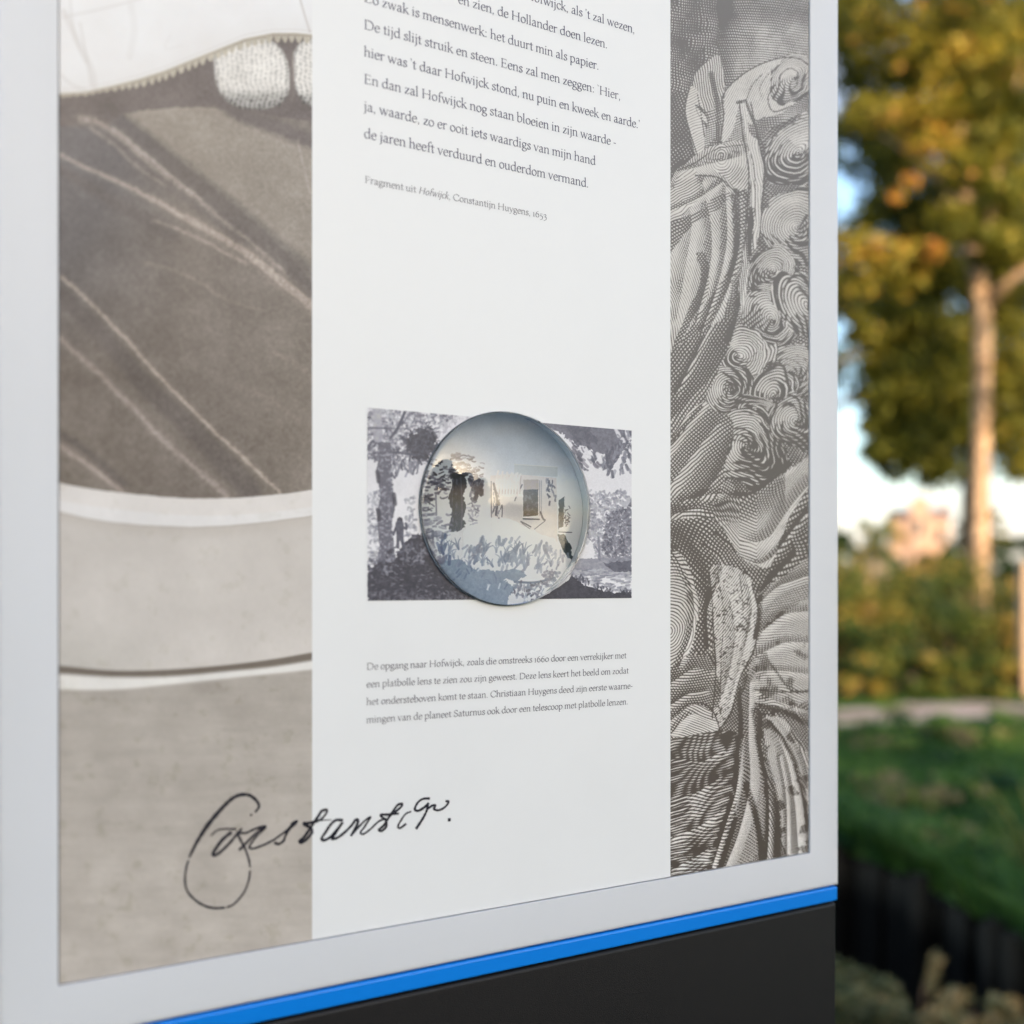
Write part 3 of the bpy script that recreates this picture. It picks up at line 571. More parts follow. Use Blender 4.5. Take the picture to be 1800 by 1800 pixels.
# ------------------------------------------------------------------ lettering: a serif hand built from broad-nib strokes
XH, AS, CP = .43, .70, .63
def sb(x, y=.012, w=.065): return ('t', [(x - w, y), (x + w, y)])
def hd(x, y): return ('t', [(x - .075, y - .045), (x, y - .012)])
G = {
 'a': (.40, [('c', [(.08, .33), (.13, .40), (.20, .42), (.27, .37), (.28, .28)]), ('l', [(.28, .30), (.28, .07)]), ('c', [(.28, .08), (.30, .01), (.38, .04)]), ('c', [(.28, .26), (.14, .21), (.065, .12), (.09, .03), (.17, .01), (.24, .05), (.28, .11)])]),
 'b': (.44, [('l', [(.08, .70), (.08, .02)]), hd(.08, .70), ('c', [(.08, .33), (.16, .41), (.26, .42), (.36, .34), (.38, .21), (.33, .07), (.22, .0), (.13, .01), (.08, .06)])]),
 'c': (.36, [('c', [(.33, .35), (.28, .41), (.20, .42), (.09, .35), (.055, .21), (.10, .07), (.20, .0), (.29, .03), (.34, .09)])]),
 'd': (.46, [('l', [(.36, .70), (.36, .03)]), hd(.36, .70), ('t', [(.36, .02), (.44, .03)]), ('c', [(.36, .36), (.28, .42), (.18, .41), (.08, .33), (.055, .2), (.10, .06), (.19, .0), (.28, .03), (.36, .11)])]),
 'e': (.38, [('t', [(.07, .24), (.33, .25)]), ('c', [(.33, .25), (.31, .37), (.22, .42), (.12, .38), (.055, .26), (.065, .13), (.13, .02), (.23, .0), (.34, .08)])]),
 'f': (.28, [('c', [(.33, .66), (.27, .71), (.20, .69), (.15, .60), (.14, .46)]), ('l', [(.14, .50), (.14, .01)]), ('t', [(.04, .41), (.28, .41)]), sb(.14)]),
 'g': (.40, [('c', [(.19, .42), (.29, .38), (.32, .29), (.28, .19), (.18, .15), (.09, .2), (.065, .29), (.10, .38), (.19, .42)]), ('t', [(.28, .39), (.38, .41)]), ('c', [(.13, .17), (.08, .11), (.11, .05), (.25, .03), (.35, -.03), (.35, -.12), (.23, -.20), (.10, -.18), (.04, -.11), (.09, -.03), (.15, .03)])]),
 'h': (.46, [('l', [(.09, .70), (.09, .01)]), hd(.09, .70), ('c', [(.09, .31), (.18, .40), (.27, .42), (.34, .36), (.35, .26)]), ('l', [(.35, .28), (.35, .01)]), sb(.09), sb(.36)]),
 'i': (.22, [('l', [(.10, .42), (.10, .01)]), hd(.10, .42), sb(.10), ('d', [(.10, .585)])]),
 'j': (.21, [('l', [(.11, .42), (.11, -.08)]), hd(.11, .42), ('c', [(.11, -.06), (.08, -.16), (-.01, -.22)]), ('d', [(.11, .585)])]),
 'k': (.43, [('l', [(.09, .70), (.09, .01)]), hd(.09, .70), ('t', [(.10, .20), (.33, .41)]), ('l', [(.17, .25), (.37, .02)]), sb(.09), sb(.38), sb(.32, .41, .05)]),
 'l': (.22, [('l', [(.10, .70), (.10, .01)]), hd(.10, .70), sb(.10)]),
 'm': (.69, [('l', [(.09, .42), (.09, .01)]), hd(.09, .42), ('c', [(.09, .32), (.17, .40), (.25, .42), (.32, .37), (.33, .26)]), ('l', [(.33, .28), (.33, .01)]), ('c', [(.33, .31), (.42, .40), (.50, .42), (.57, .36), (.58, .26)]), ('l', [(.58, .28), (.58, .01)]), sb(.09), sb(.33, w=.055), sb(.59)]),
 'n': (.46, [('l', [(.09, .42), (.09, .01)]), hd(.09, .42), ('c', [(.09, .31), (.18, .40), (.27, .42), (.34, .36), (.35, .26)]), ('l', [(.35, .28), (.35, .01)]), sb(.09), sb(.36)]),
 'o': (.42, [('c', [(.21, .42), (.33, .36), (.37, .21), (.32, .06), (.21, .0), (.09, .07), (.055, .21), (.10, .36), (.21, .42)])]),
 'p': (.45, [('l', [(.09, .42), (.09, -.23)]), hd(.09, .42), sb(.09, -.23), ('c', [(.09, .33), (.17, .41), (.27, .42), (.37, .34), (.39, .21), (.34, .07), (.23, .0), (.14, .01), (.09, .06)])]),
 'r': (.31, [('l', [(.09, .42), (.09, .01)]), hd(.09, .42), ('c', [(.09, .30), (.15, .39), (.22, .42), (.29, .39)]), sb(.09)]),
 's': (.32, [('c', [(.27, .35), (.24, .40), (.17, .42), (.09, .38), (.08, .30), (.15, .24), (.23, .18), (.27, .11), (.24, .03), (.15, .0), (.08, .02), (.045, .09)])]),
 't': (.27, [('l', [(.12, .54), (.12, .08)]), ('c', [(.12, .09), (.15, .01), (.26, .05)]), ('t', [(.04, .40), (.25, .41)]), ('t', [(.05, .42), (.12, .53)])]),
 'u': (.45, [('l', [(.09, .42), (.09, .13)]), hd(.09, .42), ('c', [(.09, .15), (.12, .03), (.21, .01), (.30, .05), (.34, .11)]), ('l', [(.34, .42), (.34, .03)]), hd(.34, .42), ('t', [(.34, .02), (.42, .03)])]),
 'v': (.40, [('l', [(.06, .41), (.20, .01)]), ('t', [(.20, .01), (.35, .41)]), sb(.06, .415, .055), sb(.35, .415, .045)]),
 'w': (.61, [('l', [(.06, .41), (.19, .01)]), ('t', [(.19, .01), (.31, .40)]), ('l', [(.30, .41), (.42, .01)]), ('t', [(.42, .01), (.56, .41)]), sb(.06, .415, .055), sb(.29, .415, .05), sb(.56, .415, .045)]),
 'y': (.40, [('l', [(.06, .41), (.21, .02)]), ('t', [(.35, .41), (.20, -.02), (.12, -.18), (.04, -.21)]), sb(.06, .415, .055), sb(.35, .415, .045)]),
 'z': (.37, [('t', [(.07, .33), (.08, .40), (.31, .40)]), ('l', [(.31, .40), (.06, .02)]), ('t', [(.06, .02), (.30, .02), (.33, .10)])]),
 'D': (.68, [('l', [(.12, .63), (.12, .01)]), sb(.12), sb(.12, .62), ('t', [(.12, .62), (.27, .63)]), ('t', [(.12, .012), (.26, .01)]), ('c', [(.25, .63), (.42, .60), (.56, .50), (.61, .32), (.55, .12), (.41, .02), (.24, .01)])]),
 'E': (.52, [('l', [(.12, .63), (.12, .01)]), sb(.12), sb(.12, .62), ('t', [(.12, .62), (.42, .62), (.44, .53)]), ('t', [(.12, .33), (.38, .33)]), ('t', [(.38, .38), (.38, .28)]), ('t', [(.12, .012), (.44, .012), (.48, .12)])]),
 'F': (.49, [('l', [(.12, .63), (.12, .01)]), sb(.12), sb(.12, .62), ('t', [(.12, .62), (.42, .62), (.44, .52)]), ('t', [(.12, .33), (.36, .33)]), ('t', [(.36, .38), (.36, .28)])]),
 'H': (.70, [('l', [(.12, .63), (.12, .01)]), ('l', [(.57, .63), (.57, .01)]), sb(.12), sb(.12, .62), sb(.57), sb(.57, .62), ('t', [(.12, .33), (.57, .33)])]),
 'C': (.62, [('c', [(.56, .50), (.50, .59), (.36, .64), (.18, .57), (.07, .38), (.09, .18), (.22, .03), (.38, .0), (.52, .06), (.58, .15)]), ('t', [(.57, .62), (.57, .48)])]),
 'S': (.46, [('c', [(.38, .53), (.34, .61), (.24, .64), (.12, .59), (.09, .48), (.15, .39), (.28, .31), (.38, .23), (.39, .11), (.31, .02), (.20, .0), (.10, .04), (.07, .14)]), ('t', [(.39, .62), (.39, .50)])]),
 'Z': (.56, [('t', [(.09, .52), (.11, .62), (.48, .62)]), ('l', [(.48, .62), (.07, .02)]), ('t', [(.07, .012), (.48, .012), (.51, .13)])]),
 '1': (.27, [('l', [(.13, .42), (.13, .01)]), hd(.13, .42), sb(.13)]),
 '6': (.44, [('c', [(.35, .62), (.20, .54), (.10, .38), (.065, .22), (.10, .06), (.21, .0), (.33, .05), (.37, .18), (.32, .32), (.21, .37), (.10, .29)])]),
 '0': (.44, [('c', [(.22, .42), (.34, .36), (.38, .21), (.33, .06), (.22, .0), (.10, .06), (.06, .21), (.11, .36), (.22, .42)])]),
 '5': (.38, [('t', [(.32, .42), (.12, .41), (.09, .20)]), ('c', [(.09, .20), (.20, .22), (.31, .14), (.31, .0), (.24, -.13), (.06, -.21)])]),
 '3': (.38, [('c', [(.07, .34), (.15, .42), (.27, .39), (.29, .28), (.20, .20), (.14, .17)]), ('c', [(.17, .18), (.29, .15), (.33, .03), (.26, -.13), (.07, -.21)])]),
 '.': (.20, [('d', [(.09, .03)])]),
 ',': (.20, [('d', [(.09, .03)]), ('t', [(.11, .03), (.10, -.05), (.06, -.10)])]),
 ':': (.22, [('d', [(.10, .03)]), ('d', [(.10, .35)])]),
 "'": (.15, [('d', [(.07, .64)]), ('t', [(.08, .63), (.07, .52)])]),
 '`': (.18, [('t', [(.04, .68), (.11, .58)])]),
 '-': (.26, [('t', [(.04, .22), (.22, .22)]), ('t', [(.04, .20), (.22, .20)])]),
 ' ': (.20, []),
}
NIB = math.radians(28)
def ribbon(P, widths, V, F, y):
    """flat strip along P with round-ish ends."""
    P = [np.array(p, float) for p in P]; n = len(P); base = len(V)
    for i in range(n):
        t = P[min(i + 1, n - 1)] - P[max(i - 1, 0)]; t = t / (np.linalg.norm(t) + 1e-12); q = np.array((-t[1], t[0])) * widths[i] / 2
        e = -t * widths[i] * .25 if i == 0 else (t * widths[i] * .25 if i == n - 1 else 0)
        V.append((P[i][0] + q[0] + (e[0] if i in (0, n - 1) else 0), y, P[i][1] + q[1] + (e[1] if i in (0, n - 1) else 0)))
        V.append((P[i][0] - q[0] + (e[0] if i in (0, n - 1) else 0), y, P[i][1] - q[1] + (e[1] if i in (0, n - 1) else 0)))
    for i in range(n - 1): F.append((base + 2 * i, base + 2 * i + 1, base + 2 * i + 3, base + 2 * i + 2))
def text_width(t, track=0.): return sum(G[c][0] + track for c in t)
def text_mesh(V, F, txt, s, v, em, xs, italic=False, weight=1., y0=-.0001, track=0.):
    """lay txt from s along the sheet, x scale xs; returns end position"""
    k = 0; pen = s
    for ch in txt:
        adv, strokes = G[ch]
        if italic: adv *= .86
        for kind, pts in strokes:
            sx = .84 if italic else 1.
            if kind == 'd':
                c = pts[0]; q = [(c[0] + .042 * math.cos(a), c[1] + .042 * math.sin(a)) for a in np.linspace(0, 2 * math.pi, 8, endpoint=False)]
                b0 = len(V)
                for x, z in q: V.append((pen + (x * sx + (.22 * z if italic else 0)) * em * xs, y0 - k * 2e-6, v + Z0 + z * em))
                F.append(tuple(range(b0, b0 + 8))); k += 1; continue
            if italic and kind == 't' and len(pts) == 2 and abs(pts[0][1] - pts[1][1]) < .01 and pts[0][1] < .05: continue
            P = smooth(pts, 6) if kind == 'c' else [np.array(p) for p in pts]
            wd = []
            for i in range(len(P)):
                t = P[min(i + 1, len(P) - 1)] - P[max(i - 1, 0)]; a = math.atan2(t[1], t[0])
                if kind == 't': wv = .036
                elif kind == 'l': wv = .074
                else: wv = .030 + .052 * abs(math.sin(a - NIB))
                wd.append(wv * em * weight)
            Q = [(pen + (p[0] * sx + (.22 * p[1] if italic else 0)) * em * xs, v + Z0 + p[1] * em) for p in P]
            ribbon(Q, wd, V, F, y0 - k * 2e-6); k = (k + 1) % 40
        pen += (adv + track) * em * xs
    return pen
m_ink, nt, b = pbsdf('text_ink', (.045, .042, .10), .4, .4)
m_ink2, nt, b = pbsdf('caption_ink', (.085, .078, .11), .4, .4)
m_ink3, nt, b = pbsdf('signature_ink', (.006, .006, .016), .4, .4); bump(nt, b, 300, .2, .0003)
def line(name, txt, v, s0, s1, em, mat, weight=1.):
    w_ = text_width(txt) * em; xs = (s1 - s0) / w_
    V, F = [], []; text_mesh(V, F, txt, s0, v, em, xs, weight=weight)
    o = mesh_obj(name, V, F, mat, sh_c); o['label'] = 'printed line reading "%s"' % txt
    return o
SX = s_of_x(639.5); EM = .0094
poem = [("Hofwijck, als 't zal wezen,", 1116), ("en zien, de Hollander doen lezen.", 1068), ("Zo zwak is mensenwerk: het duurt min als papier.", 1053), ("De tijd slijt struik en steen. Eens zal men zeggen: `Hier,", 1091),
        ("hier was 't daar Hofwijck stond, nu puin en kweek en aarde.'", 1125), ("En dan zal Hofwijck nog staan bloeien in zijn waarde -", 1083), ("ja, waarde, zo er ooit iets waardigs van mijn hand", 1047), ("de jaren heeft verduurd en ouderdom vermand.", 1035)]
XS1 = (s_of_x(1067) - s_of_x(873)) / (text_width('de Hollander doen lezen.') * EM)
for i, (t, xe) in enumerate(poem):
    v = .2800 + (7 - i) * .01722; s1 = s_of_x(xe)
    s0 = s1 - text_width(t) * EM * XS1 if i < 2 else SX
    line('poem_line', t, v, s0, s1, EM, m_ink, 1.0)
# source line with its italic title
V, F = [], []; em = .0068; parts_ = [('Fragment uit ', False), ('Hofwijck', True), (', Constantijn Huygens, 1653', False)]
w_ = sum(text_width(t) * (.86 if it else 1) for t, it in parts_) * em; xs = (s_of_x(961) - s_of_x(641)) / w_; p = s_of_x(641)
for t, it in parts_: p = text_mesh(V, F, t, p, sv(641, 321)[1], em, xs, it, .95)
o = mesh_obj('source_line', V, F, m_ink2, sh_c); o['label'] = 'printed line reading "Fragment uit Hofwijck, Constantijn Huygens, 1653"'
cap = [("De opgang naar Hofwijck, zoals die omstreeks 1660 door een verrekijker met", 1101, 1177.5), ("een platbolle lens te zien zou zijn geweest. Deze lens keert het beeld om zodat", 1105, 1208.5), ("het ondersteboven komt te staan. Christiaan Huygens deed zijn eerste waarne-", 1112, 1239.5), ("mingen van de planeet Saturnus ook door een telescoop met platbolle lenzen.", 1104, 1271)]
for t, xe, yb_ in cap: line('caption_line', t, sv(644, yb_)[1], s_of_x(644), s_of_x(xe), .0066, m_ink2, 1.05)

# signature
sig = [([(488, 252), (508, 222), (495, 190), (460, 160), (420, 152), (370, 165), (320, 205), (260, 270), (215, 325)], 6, 12), ([(215, 325), (175, 385), (140, 445), (108, 510)], 12, 7), ([(101, 535), (90, 570), (82, 640), (92, 700), (130, 750), (190, 790), (250, 806), (310, 803)], 5, 6), ([(325, 800), (360, 785), (400, 745), (430, 700), (450, 640), (457, 592)], 6, 5), ([(457, 570), (450, 530), (430, 470), (405, 420), (385, 380)], 5, 7),
       ([(232, 388), (270, 357), (320, 350), (375, 352)], 4, 6), ([(345, 372), (300, 410), (265, 455), (243, 495), (262, 500), (300, 470), (345, 425), (385, 375), (408, 350)], 10, 7), ([(380, 372), (430, 374), (480, 352), (538, 335), (542, 346), (500, 385), (465, 430), (452, 458), (480, 462), (540, 440), (592, 414)], 7, 6), ([(396, 470), (440, 425), (490, 375), (532, 340)], 8, 6),
       ([(592, 414), (625, 390), (665, 360), (700, 325), (727, 304), (715, 322), (680, 355), (660, 390), (648, 420), (620, 437), (600, 430)], 6, 8), ([(700, 325), (715, 312)], 13, 11),
       ([(898, 240), (870, 246), (850, 275), (820, 320), (790, 365), (760, 405), (740, 420), (756, 428), (790, 400), (812, 370), (805, 345), (780, 332), (765, 318), (785, 318), (840, 305)], 8, 9), ([(840, 305), (880, 300), (925, 298)], 4, 2.5), ([(898, 240), (898, 255), (870, 290), (838, 308)], 6, 7),
       ([(988, 300), (950, 300), (920, 325), (890, 370), (868, 405), (885, 415), (920, 395), (960, 350), (988, 312), (960, 355), (935, 395), (930, 408), (960, 400), (1000, 370), (1040, 330), (1062, 300), (1077, 300), (1070, 330), (1038, 388)], 8, 8), ([(1038, 388), (1080, 340), (1120, 300), (1150, 282), (1135, 305), (1110, 345), (1092, 370), (1108, 380), (1150, 350), (1195, 308), (1235, 292)], 6, 6),
       ([(1332, 205), (1305, 213), (1275, 255), (1250, 290), (1225, 330), (1198, 355), (1215, 361), (1240, 335), (1236, 300), (1215, 282), (1208, 268), (1240, 268), (1310, 262)], 8, 7), ([(1332, 205), (1326, 222), (1288, 256)], 6, 8),
       ([(1382, 250), (1350, 265), (1325, 300), (1307, 335), (1320, 345), (1352, 322)], 5, 7), ([(1488, 175), (1450, 178), (1420, 200), (1404, 237), (1425, 245), (1460, 225), (1482, 203)], 7, 8), ([(1480, 205), (1472, 245), (1450, 290), (1413, 347)], 6, 9), ([(1480, 232), (1505, 216), (1522, 215), (1515, 237), (1545, 242), (1580, 222), (1598, 195), (1583, 190)], 7, 7),
       ([(460, 271), (467, 268)], 6, 6), ([(1598, 298), (1606, 297)], 9, 9)]
V, F = [], []
for k, (pts, w1, w2) in enumerate(sig):
    P = smooth([(300 + a / 3.2727, 1350 + b_ / 3.2727) for a, b_ in pts], 7)
    r_ = random.Random(k); Q = [sv(*p_) for p_ in P]; Q = [(a, b_ + Z0) for a, b_ in Q]; n = len(Q)
    wd = [(w1 + (w2 - w1) * i / max(1, n - 1)) / 3.2727 * .00072 * r_.uniform(.82, 1.15) for i in range(n)]
    ribbon(Q, wd, V, F, -.00012 - k * 3e-6)
sg = mesh_obj('signature', V, F, m_ink3, ROOT); sg['label'] = 'black handwritten signature reading Constantijn'

# ------------------------------------------------------------------ the plano-convex glass lens on the picture
LE, LBACK, LSAG, CAV = .0036, .0035, .0122, .018      # rim height over the sheet, back face behind it, bulge, depth of the recess
def lens_obj():
    bm = bmesh.new(); rs = (LR ** 2 + LSAG ** 2) / (2 * LSAG); rings = []; n = 160; K = 30
    dome = []
    for i in range(1, K + 1):
        r = LR * .994 * i / K; dome.append((r, LE + LSAG - rs + math.sqrt(rs * rs - r * r)))
    prof = dome + [(LR * .9985, LE - .0002), (LR, LE - .0009), (LR, .0003), (HR - .0001, .0003), (HR - .0001, -LBACK)]
    top = bm.verts.new((LC_S, -(LE + LSAG), LC_V + Z0))
    for r, hgt in prof: rings.append([bm.verts.new((LC_S + r * math.cos(2 * math.pi * j / n), -hgt, LC_V + Z0 + r * math.sin(2 * math.pi * j / n))) for j in range(n)])
    for j in range(n): bm.faces.new((top, rings[0][j], rings[0][(j + 1) % n]))
    for q, (a, b_) in enumerate(zip(rings, rings[1:])):
        for j in range(n):
            f = bm.faces.new((a[j], b_[j], b_[(j + 1) % n], a[(j + 1) % n])); f.material_index = 1 if q >= K - 1 else 0
    f = bm.faces.new(rings[-1]); f.material_index = 1
    mats = []
    for nm_, fac in (('coated_lens_glass', .012), ('lens_glass', 0.)):
        m = bpy.data.materials.new(nm_); m.use_nodes = True; nt = m.node_tree; nt.nodes.clear()
        o = N(nt, 'ShaderNodeOutputMaterial'); gl = N(nt, 'ShaderNodeBsdfGlass'); gl.inputs['IOR'].default_value = 1.52; gl.inputs['Roughness'].default_value = 0; gl.inputs['Color'].default_value = (.992, .997, 1, 1)
        gs = N(nt, 'ShaderNodeBsdfGlossy'); gs.inputs['Roughness'].default_value = .0; gs.inputs['Color'].default_value = (1, 1, 1, 1)
        mx = N(nt, 'ShaderNodeMixShader'); mx.inputs[0].default_value = fac
        nt.links.new(gl.outputs[0], mx.inputs[1]); nt.links.new(gs.outputs[0], mx.inputs[2]); nt.links.new(mx.outputs[0], o.inputs[0]); mats.append(m)
    ob = bm_obj('lens', bm, mats[0], ROOT, True); ob.data.materials.append(mats[1]); ob.data.set_sharp_from_angle(angle=math.radians(30))
    ob['label'] = 'round convex glass lens mounted over the small picture'
    # round recess behind the lens with its own picture at the bottom
    m_tube, nt, b = pbsdf('lens_tube', (.80, .86, .90), .2, .5, .4)
    bm = bmesh.new(); rg = [[bm.verts.new((LC_S + r * math.cos(2 * math.pi * j / 128), y, LC_V + Z0 + r * math.sin(2 * math.pi * j / 128))) for j in range(128)] for r, y in ((HR, .0003), (HR, CAV + .002), (HR + .002, CAV + .002), (HR + .002, .0003))]
    for a, b_ in zip(rg, rg[1:] + rg[:1]):
        for j in range(128): bm.faces.new((a[j], b_[j], b_[(j + 1) % 128], a[(j + 1) % 128]))
    tb = bm_obj('lens_tube', bm, m_tube, ROOT, True); tb.data.set_sharp_from_angle(angle=math.radians(40)); tb['label'] = 'grey round recess wall behind the lens'
    V = [(LC_S + (HR - .0002) * math.cos(2 * math.pi * j / 96), CAV, LC_V + Z0 + (HR - .0002) * math.sin(2 * math.pi * j / 96)) for j in range(96)]
    o = mesh_obj('lens_picture', V, [tuple(range(96))[::-1]], print_mat('lens_picture_print', art_lens(), .6), ROOT); uv = o.data.uv_layers.new(name='UVMap')
    for lp in o.data.loops:
        c = o.data.vertices[lp.vertex_index].co; uv.data[lp.index].uv = ((c.x - LC_S + HR) / (2 * HR), (c.z - Z0 - LC_V + HR) / (2 * HR))
    o['label'] = 'ink wash picture of a house wall with a window, seen through the lens'
    bm = bmesh.new(); rg = []  # thin dark ring added as the shadow line around the lens rim
    for j in range(128):
        a = 2 * math.pi * j / 128
        rg.append([bm.verts.new((LC_S + (LR + .0003 + .0004 * math.cos(q)) * math.cos(a), -.0005 - .0005 * math.sin(q), LC_V + Z0 + (LR + .0003 + .0004 * math.cos(q)) * math.sin(a))) for q in np.linspace(0, 2 * math.pi, 8, endpoint=False)])
    for j in range(128):
        for q in range(8): bm.faces.new((rg[j][q], rg[(j + 1) % 128][q], rg[(j + 1) % 128][(q + 1) % 8], rg[j][(q + 1) % 8]))
    bm_obj('rim_shade_ring', bm, pbsdf('rim_shade', (.06, .085, .11), .35, .5)[0], ROOT, True)
    return ob
def lens_grid(w, h):
    """picture-drawing coordinates on the recessed disc: where each point of it shows through the glass"""
    n_ = np.array((DY, -DX, 0.)); d_ = np.array((DX, DY, 0.)); z_ = np.array((0, 0, 1.)); rs = (LR ** 2 + LSAG ** 2) / (2 * LSAG); C = np.array((LC_S, LC_V, LE + LSAG - rs)); rows = []
    def refr(v, q, eta):
        c = -(v @ q); k = 1 - eta * eta * (1 - c * c); return None if k < 0 else eta * v + (eta * c - math.sqrt(k)) * q
    for x in range(745, 1036, 10):
        for y in range(735, 1060, 10):
            v = np.array([(x - HX) / FPX, 1, -(y - HY) / FPX]); v /= np.linalg.norm(v); o = -np.array([0, D0, 0.]); o = np.array([o @ d_, o @ z_, o @ n_]); v = np.array([v @ d_, v @ z_, v @ n_])
            oc = o - C; b = oc @ v; disc = b * b - (oc @ oc - rs * rs)
            if disc < 0: continue
            p = o + v * (-b - math.sqrt(disc))
            if p[2] < LE: continue
            r = refr(v, (p - C) / rs, 1 / 1.52); p = p + r * ((-LBACK - p[2]) / r[2])
            r = refr(r, np.array([0, 0, 1.]), 1.52)
            if r is None: continue
            p = p + r * ((-CAV - p[2]) / r[2]); rows.append((p[0], p[1], x, y))
    A = np.array(rows); k = lambda a, b: np.stack([np.ones_like(a), a, b, a * a, a * b, b * b, a ** 3, a * a * b, a * b * b, b ** 3], -1)
    a_, b_ = (A[:, 0] - LC_S) / LR, (A[:, 1] - LC_V) / LR; M = k(a_, b_); cx = np.linalg.lstsq(M, A[:, 2], rcond=None)[0]; cy = np.linalg.lstsq(M, A[:, 3], rcond=None)[0]
    g1, g2 = np.meshgrid(np.linspace(-HR / LR, HR / LR, w), np.linspace(-HR / LR, HR / LR, h)); K_ = k(g1, g2)
    return (K_ @ cx).astype(np.float32), (K_ @ cy).astype(np.float32)
def stroke_mask_free(X, Y, pts, w, soft=1.0, curve=True, n=6, w2=None):
    P = smooth(pts, n) if curve else [np.array(p, float) for p in pts]; A = np.array(P); m = max(w, w2 or w) + soft + 2
    inside = (X > A[:, 0].min() - m) & (X < A[:, 0].max() + m) & (Y > A[:, 1].min() - m) & (Y < A[:, 1].max() + m)
    ry = np.where(inside.any(axis=1))[0]; cx = np.where(inside.any(axis=0))[0]
    if len(ry) == 0 or len(cx) == 0: return None
    sl = (slice(ry[0], ry[-1] + 1), slice(cx[0], cx[-1] + 1)); x = X[sl]; y = Y[sl]; out = np.zeros_like(x); ns = len(P) - 1
    for i in range(ns):
        a, b = P[i], P[i + 1]; d = b - a; t = np.clip(((x - a[0]) * d[0] + (y - a[1]) * d[1]) / (d @ d + 1e-9), 0, 1)
        ww = w if w2 is None else w + (w2 - w) * (i + t) / ns
        out = np.maximum(out, 1 - sstep(ww / 2 - soft / 2, ww / 2 + soft / 2, np.hypot(x - a[0] - t * d[0], y - a[1] - t * d[1])))
    return sl, out
def art_lens():
    global stroke_mask
    keep = stroke_mask; stroke_mask = stroke_mask_free
    w = h = 760; X, Y = lens_grid(w, h); r = np.random.default_rng(6)
    n1 = vnoise(X, Y, 1 / 26., 61, 4, .55); n2 = vnoise(X, Y, 1 / 4., 62, 3, .6); n3 = vnoise(X, Y, 1 / 1.6, 63, 2)
    img = newimg(X, (228, 226, 229))
    INK = (96, 93, 107); MID = (140, 138, 150); LT = (182, 180, 190); DK = (74, 71, 84)
    def inl(x, y): return False
    def dabs(pts, n, ln, wd, cols, ang=(0, 360), avoid=True, alpha=.85):
        A = np.array(pts); x0, y0 = A.min(0); x1, y1 = A.max(0)
        PX = np.array([[0.]]); c = 0; k = 0
        while c < n and k < n * 20:
            k += 1
            x = r.uniform(x0, x1); y = r.uniform(y0, y1)
            if not poly_mask(np.array([[x]]), np.array([[y]]), pts)[0, 0]: continue
            if avoid and inl(x, y): continue
            a = math.radians(r.uniform(*ang)); l = r.uniform(.5, 1.3) * ln
            dx, dy = math.cos(a) * l / 2, math.sin(a) * l / 2
            paint(img, X, Y, [(x - dx, y - dy), (x + r.uniform(-1, 1), y + r.uniform(-1, 1)), (x + dx, y + dy)], wd * r.uniform(.6, 1.3), cols[r.integers(len(cols))], alpha * r.uniform(.6, 1), 1.2, True)
            c += 1
    def wash(pts, col, alpha=1., lo=.0, hi=1., rough=6):
        m = poly_mask(X + (n2 - .5) * rough, Y + (vnoise(X, Y, 1 / 5., 77, 3) - .5) * rough, pts)
        a = alpha if hi == 1. else alpha * sstep(lo, hi, n2 * .6 + n1 * .4)
        fill(img, m * a, col)
    # ---- part under the lens
    lm = np.ones(X.shape)
    base = [np.interp(np.clip((Y - 735) / 130., 0, 1), [0, .7, 1], v) for v in ((196, 214, 242), (203, 218, 242), (211, 223, 242))]
    for k in range(3): img[k][:] = base[k]
    WH = (224, 219, 216)
    fill(img, poly_mask(X, Y, [(862, 836), (908, 833), (978, 840), (980, 952), (862, 952)]) * .9, (222, 217, 214))
    fill(img, poly_mask(X, Y, [(904, 815), (980, 821), (980, 838), (904, 834)]) * .7, (196, 200, 200))
    paint(img, X, Y, [(904, 816), (980, 821)], 1.2, (225, 225, 222), .8, .8, False)
    def dl(*a, **k): dabs(*a, avoid=False, **k)
    # trunk and branches
    wash([(795, 836), (816, 832), (821, 850), (815, 872), (819, 890), (814, 912), (819, 930), (813, 936), (815, 960), (810, 985), (788, 990), (793, 955), (789, 925), (794, 900), (788, 872), (794, 856)], (88, 89, 101), 1, rough=7)
    fill(img, poly_mask(X, Y, [(795, 840), (804, 840), (803, 985), (792, 985)]) * sstep(.45, .65, n2) * .4, (150, 150, 162))
    wash([(796, 936), (812, 936), (810, 990), (786, 995)], (136, 139, 148), .9, rough=3)
    dl([(794, 800), (816, 798), (824, 835), (794, 845)], 26, 11, 4.5, (DK, INK), ang=(-30, 30))
    dl([(826, 842), (850, 838), (846, 880), (828, 882)], 26, 9, 6, (INK, (112, 112, 124)), ang=(30, 120))
    dl([(824, 880), (842, 880), (840, 935), (824, 940)], 34, 6, 3, (LT, MID))
    dl([(745, 830), (792, 828), (790, 875), (748, 880)], 42, 8, 4, (INK, MID), ang=(-25, 25))
    dl([(742, 900), (790, 905), (790, 945), (750, 950)], 46, 9, 4, (MID, LT), ang=(-40, 20))
    paint(img, X, Y, [(766, 870), (767, 905)], 3, (160, 160, 168), 1, 1); 
    dl([(742, 800), (800, 812), (796, 850), (744, 850)], 46, 7, 3, (INK, MID, DK), ang=(-40, 40)); dl([(800, 790), (850, 812), (848, 838), (815, 842)], 40, 7, 3, (INK, DK, MID), ang=(-30, 30))
    dl([(740, 872), (758, 872), (764, 905), (742, 905)], 20, 6, 3, (MID, INK), ang=(-30, 50)); paint(img, X, Y, [(800, 840), (797, 880), (799, 930)], 2.2, DK, .8, 1); paint(img, X, Y, [(810, 838), (812, 900), (808, 960)], 2.2, (124, 122, 134), .8, 1.5)
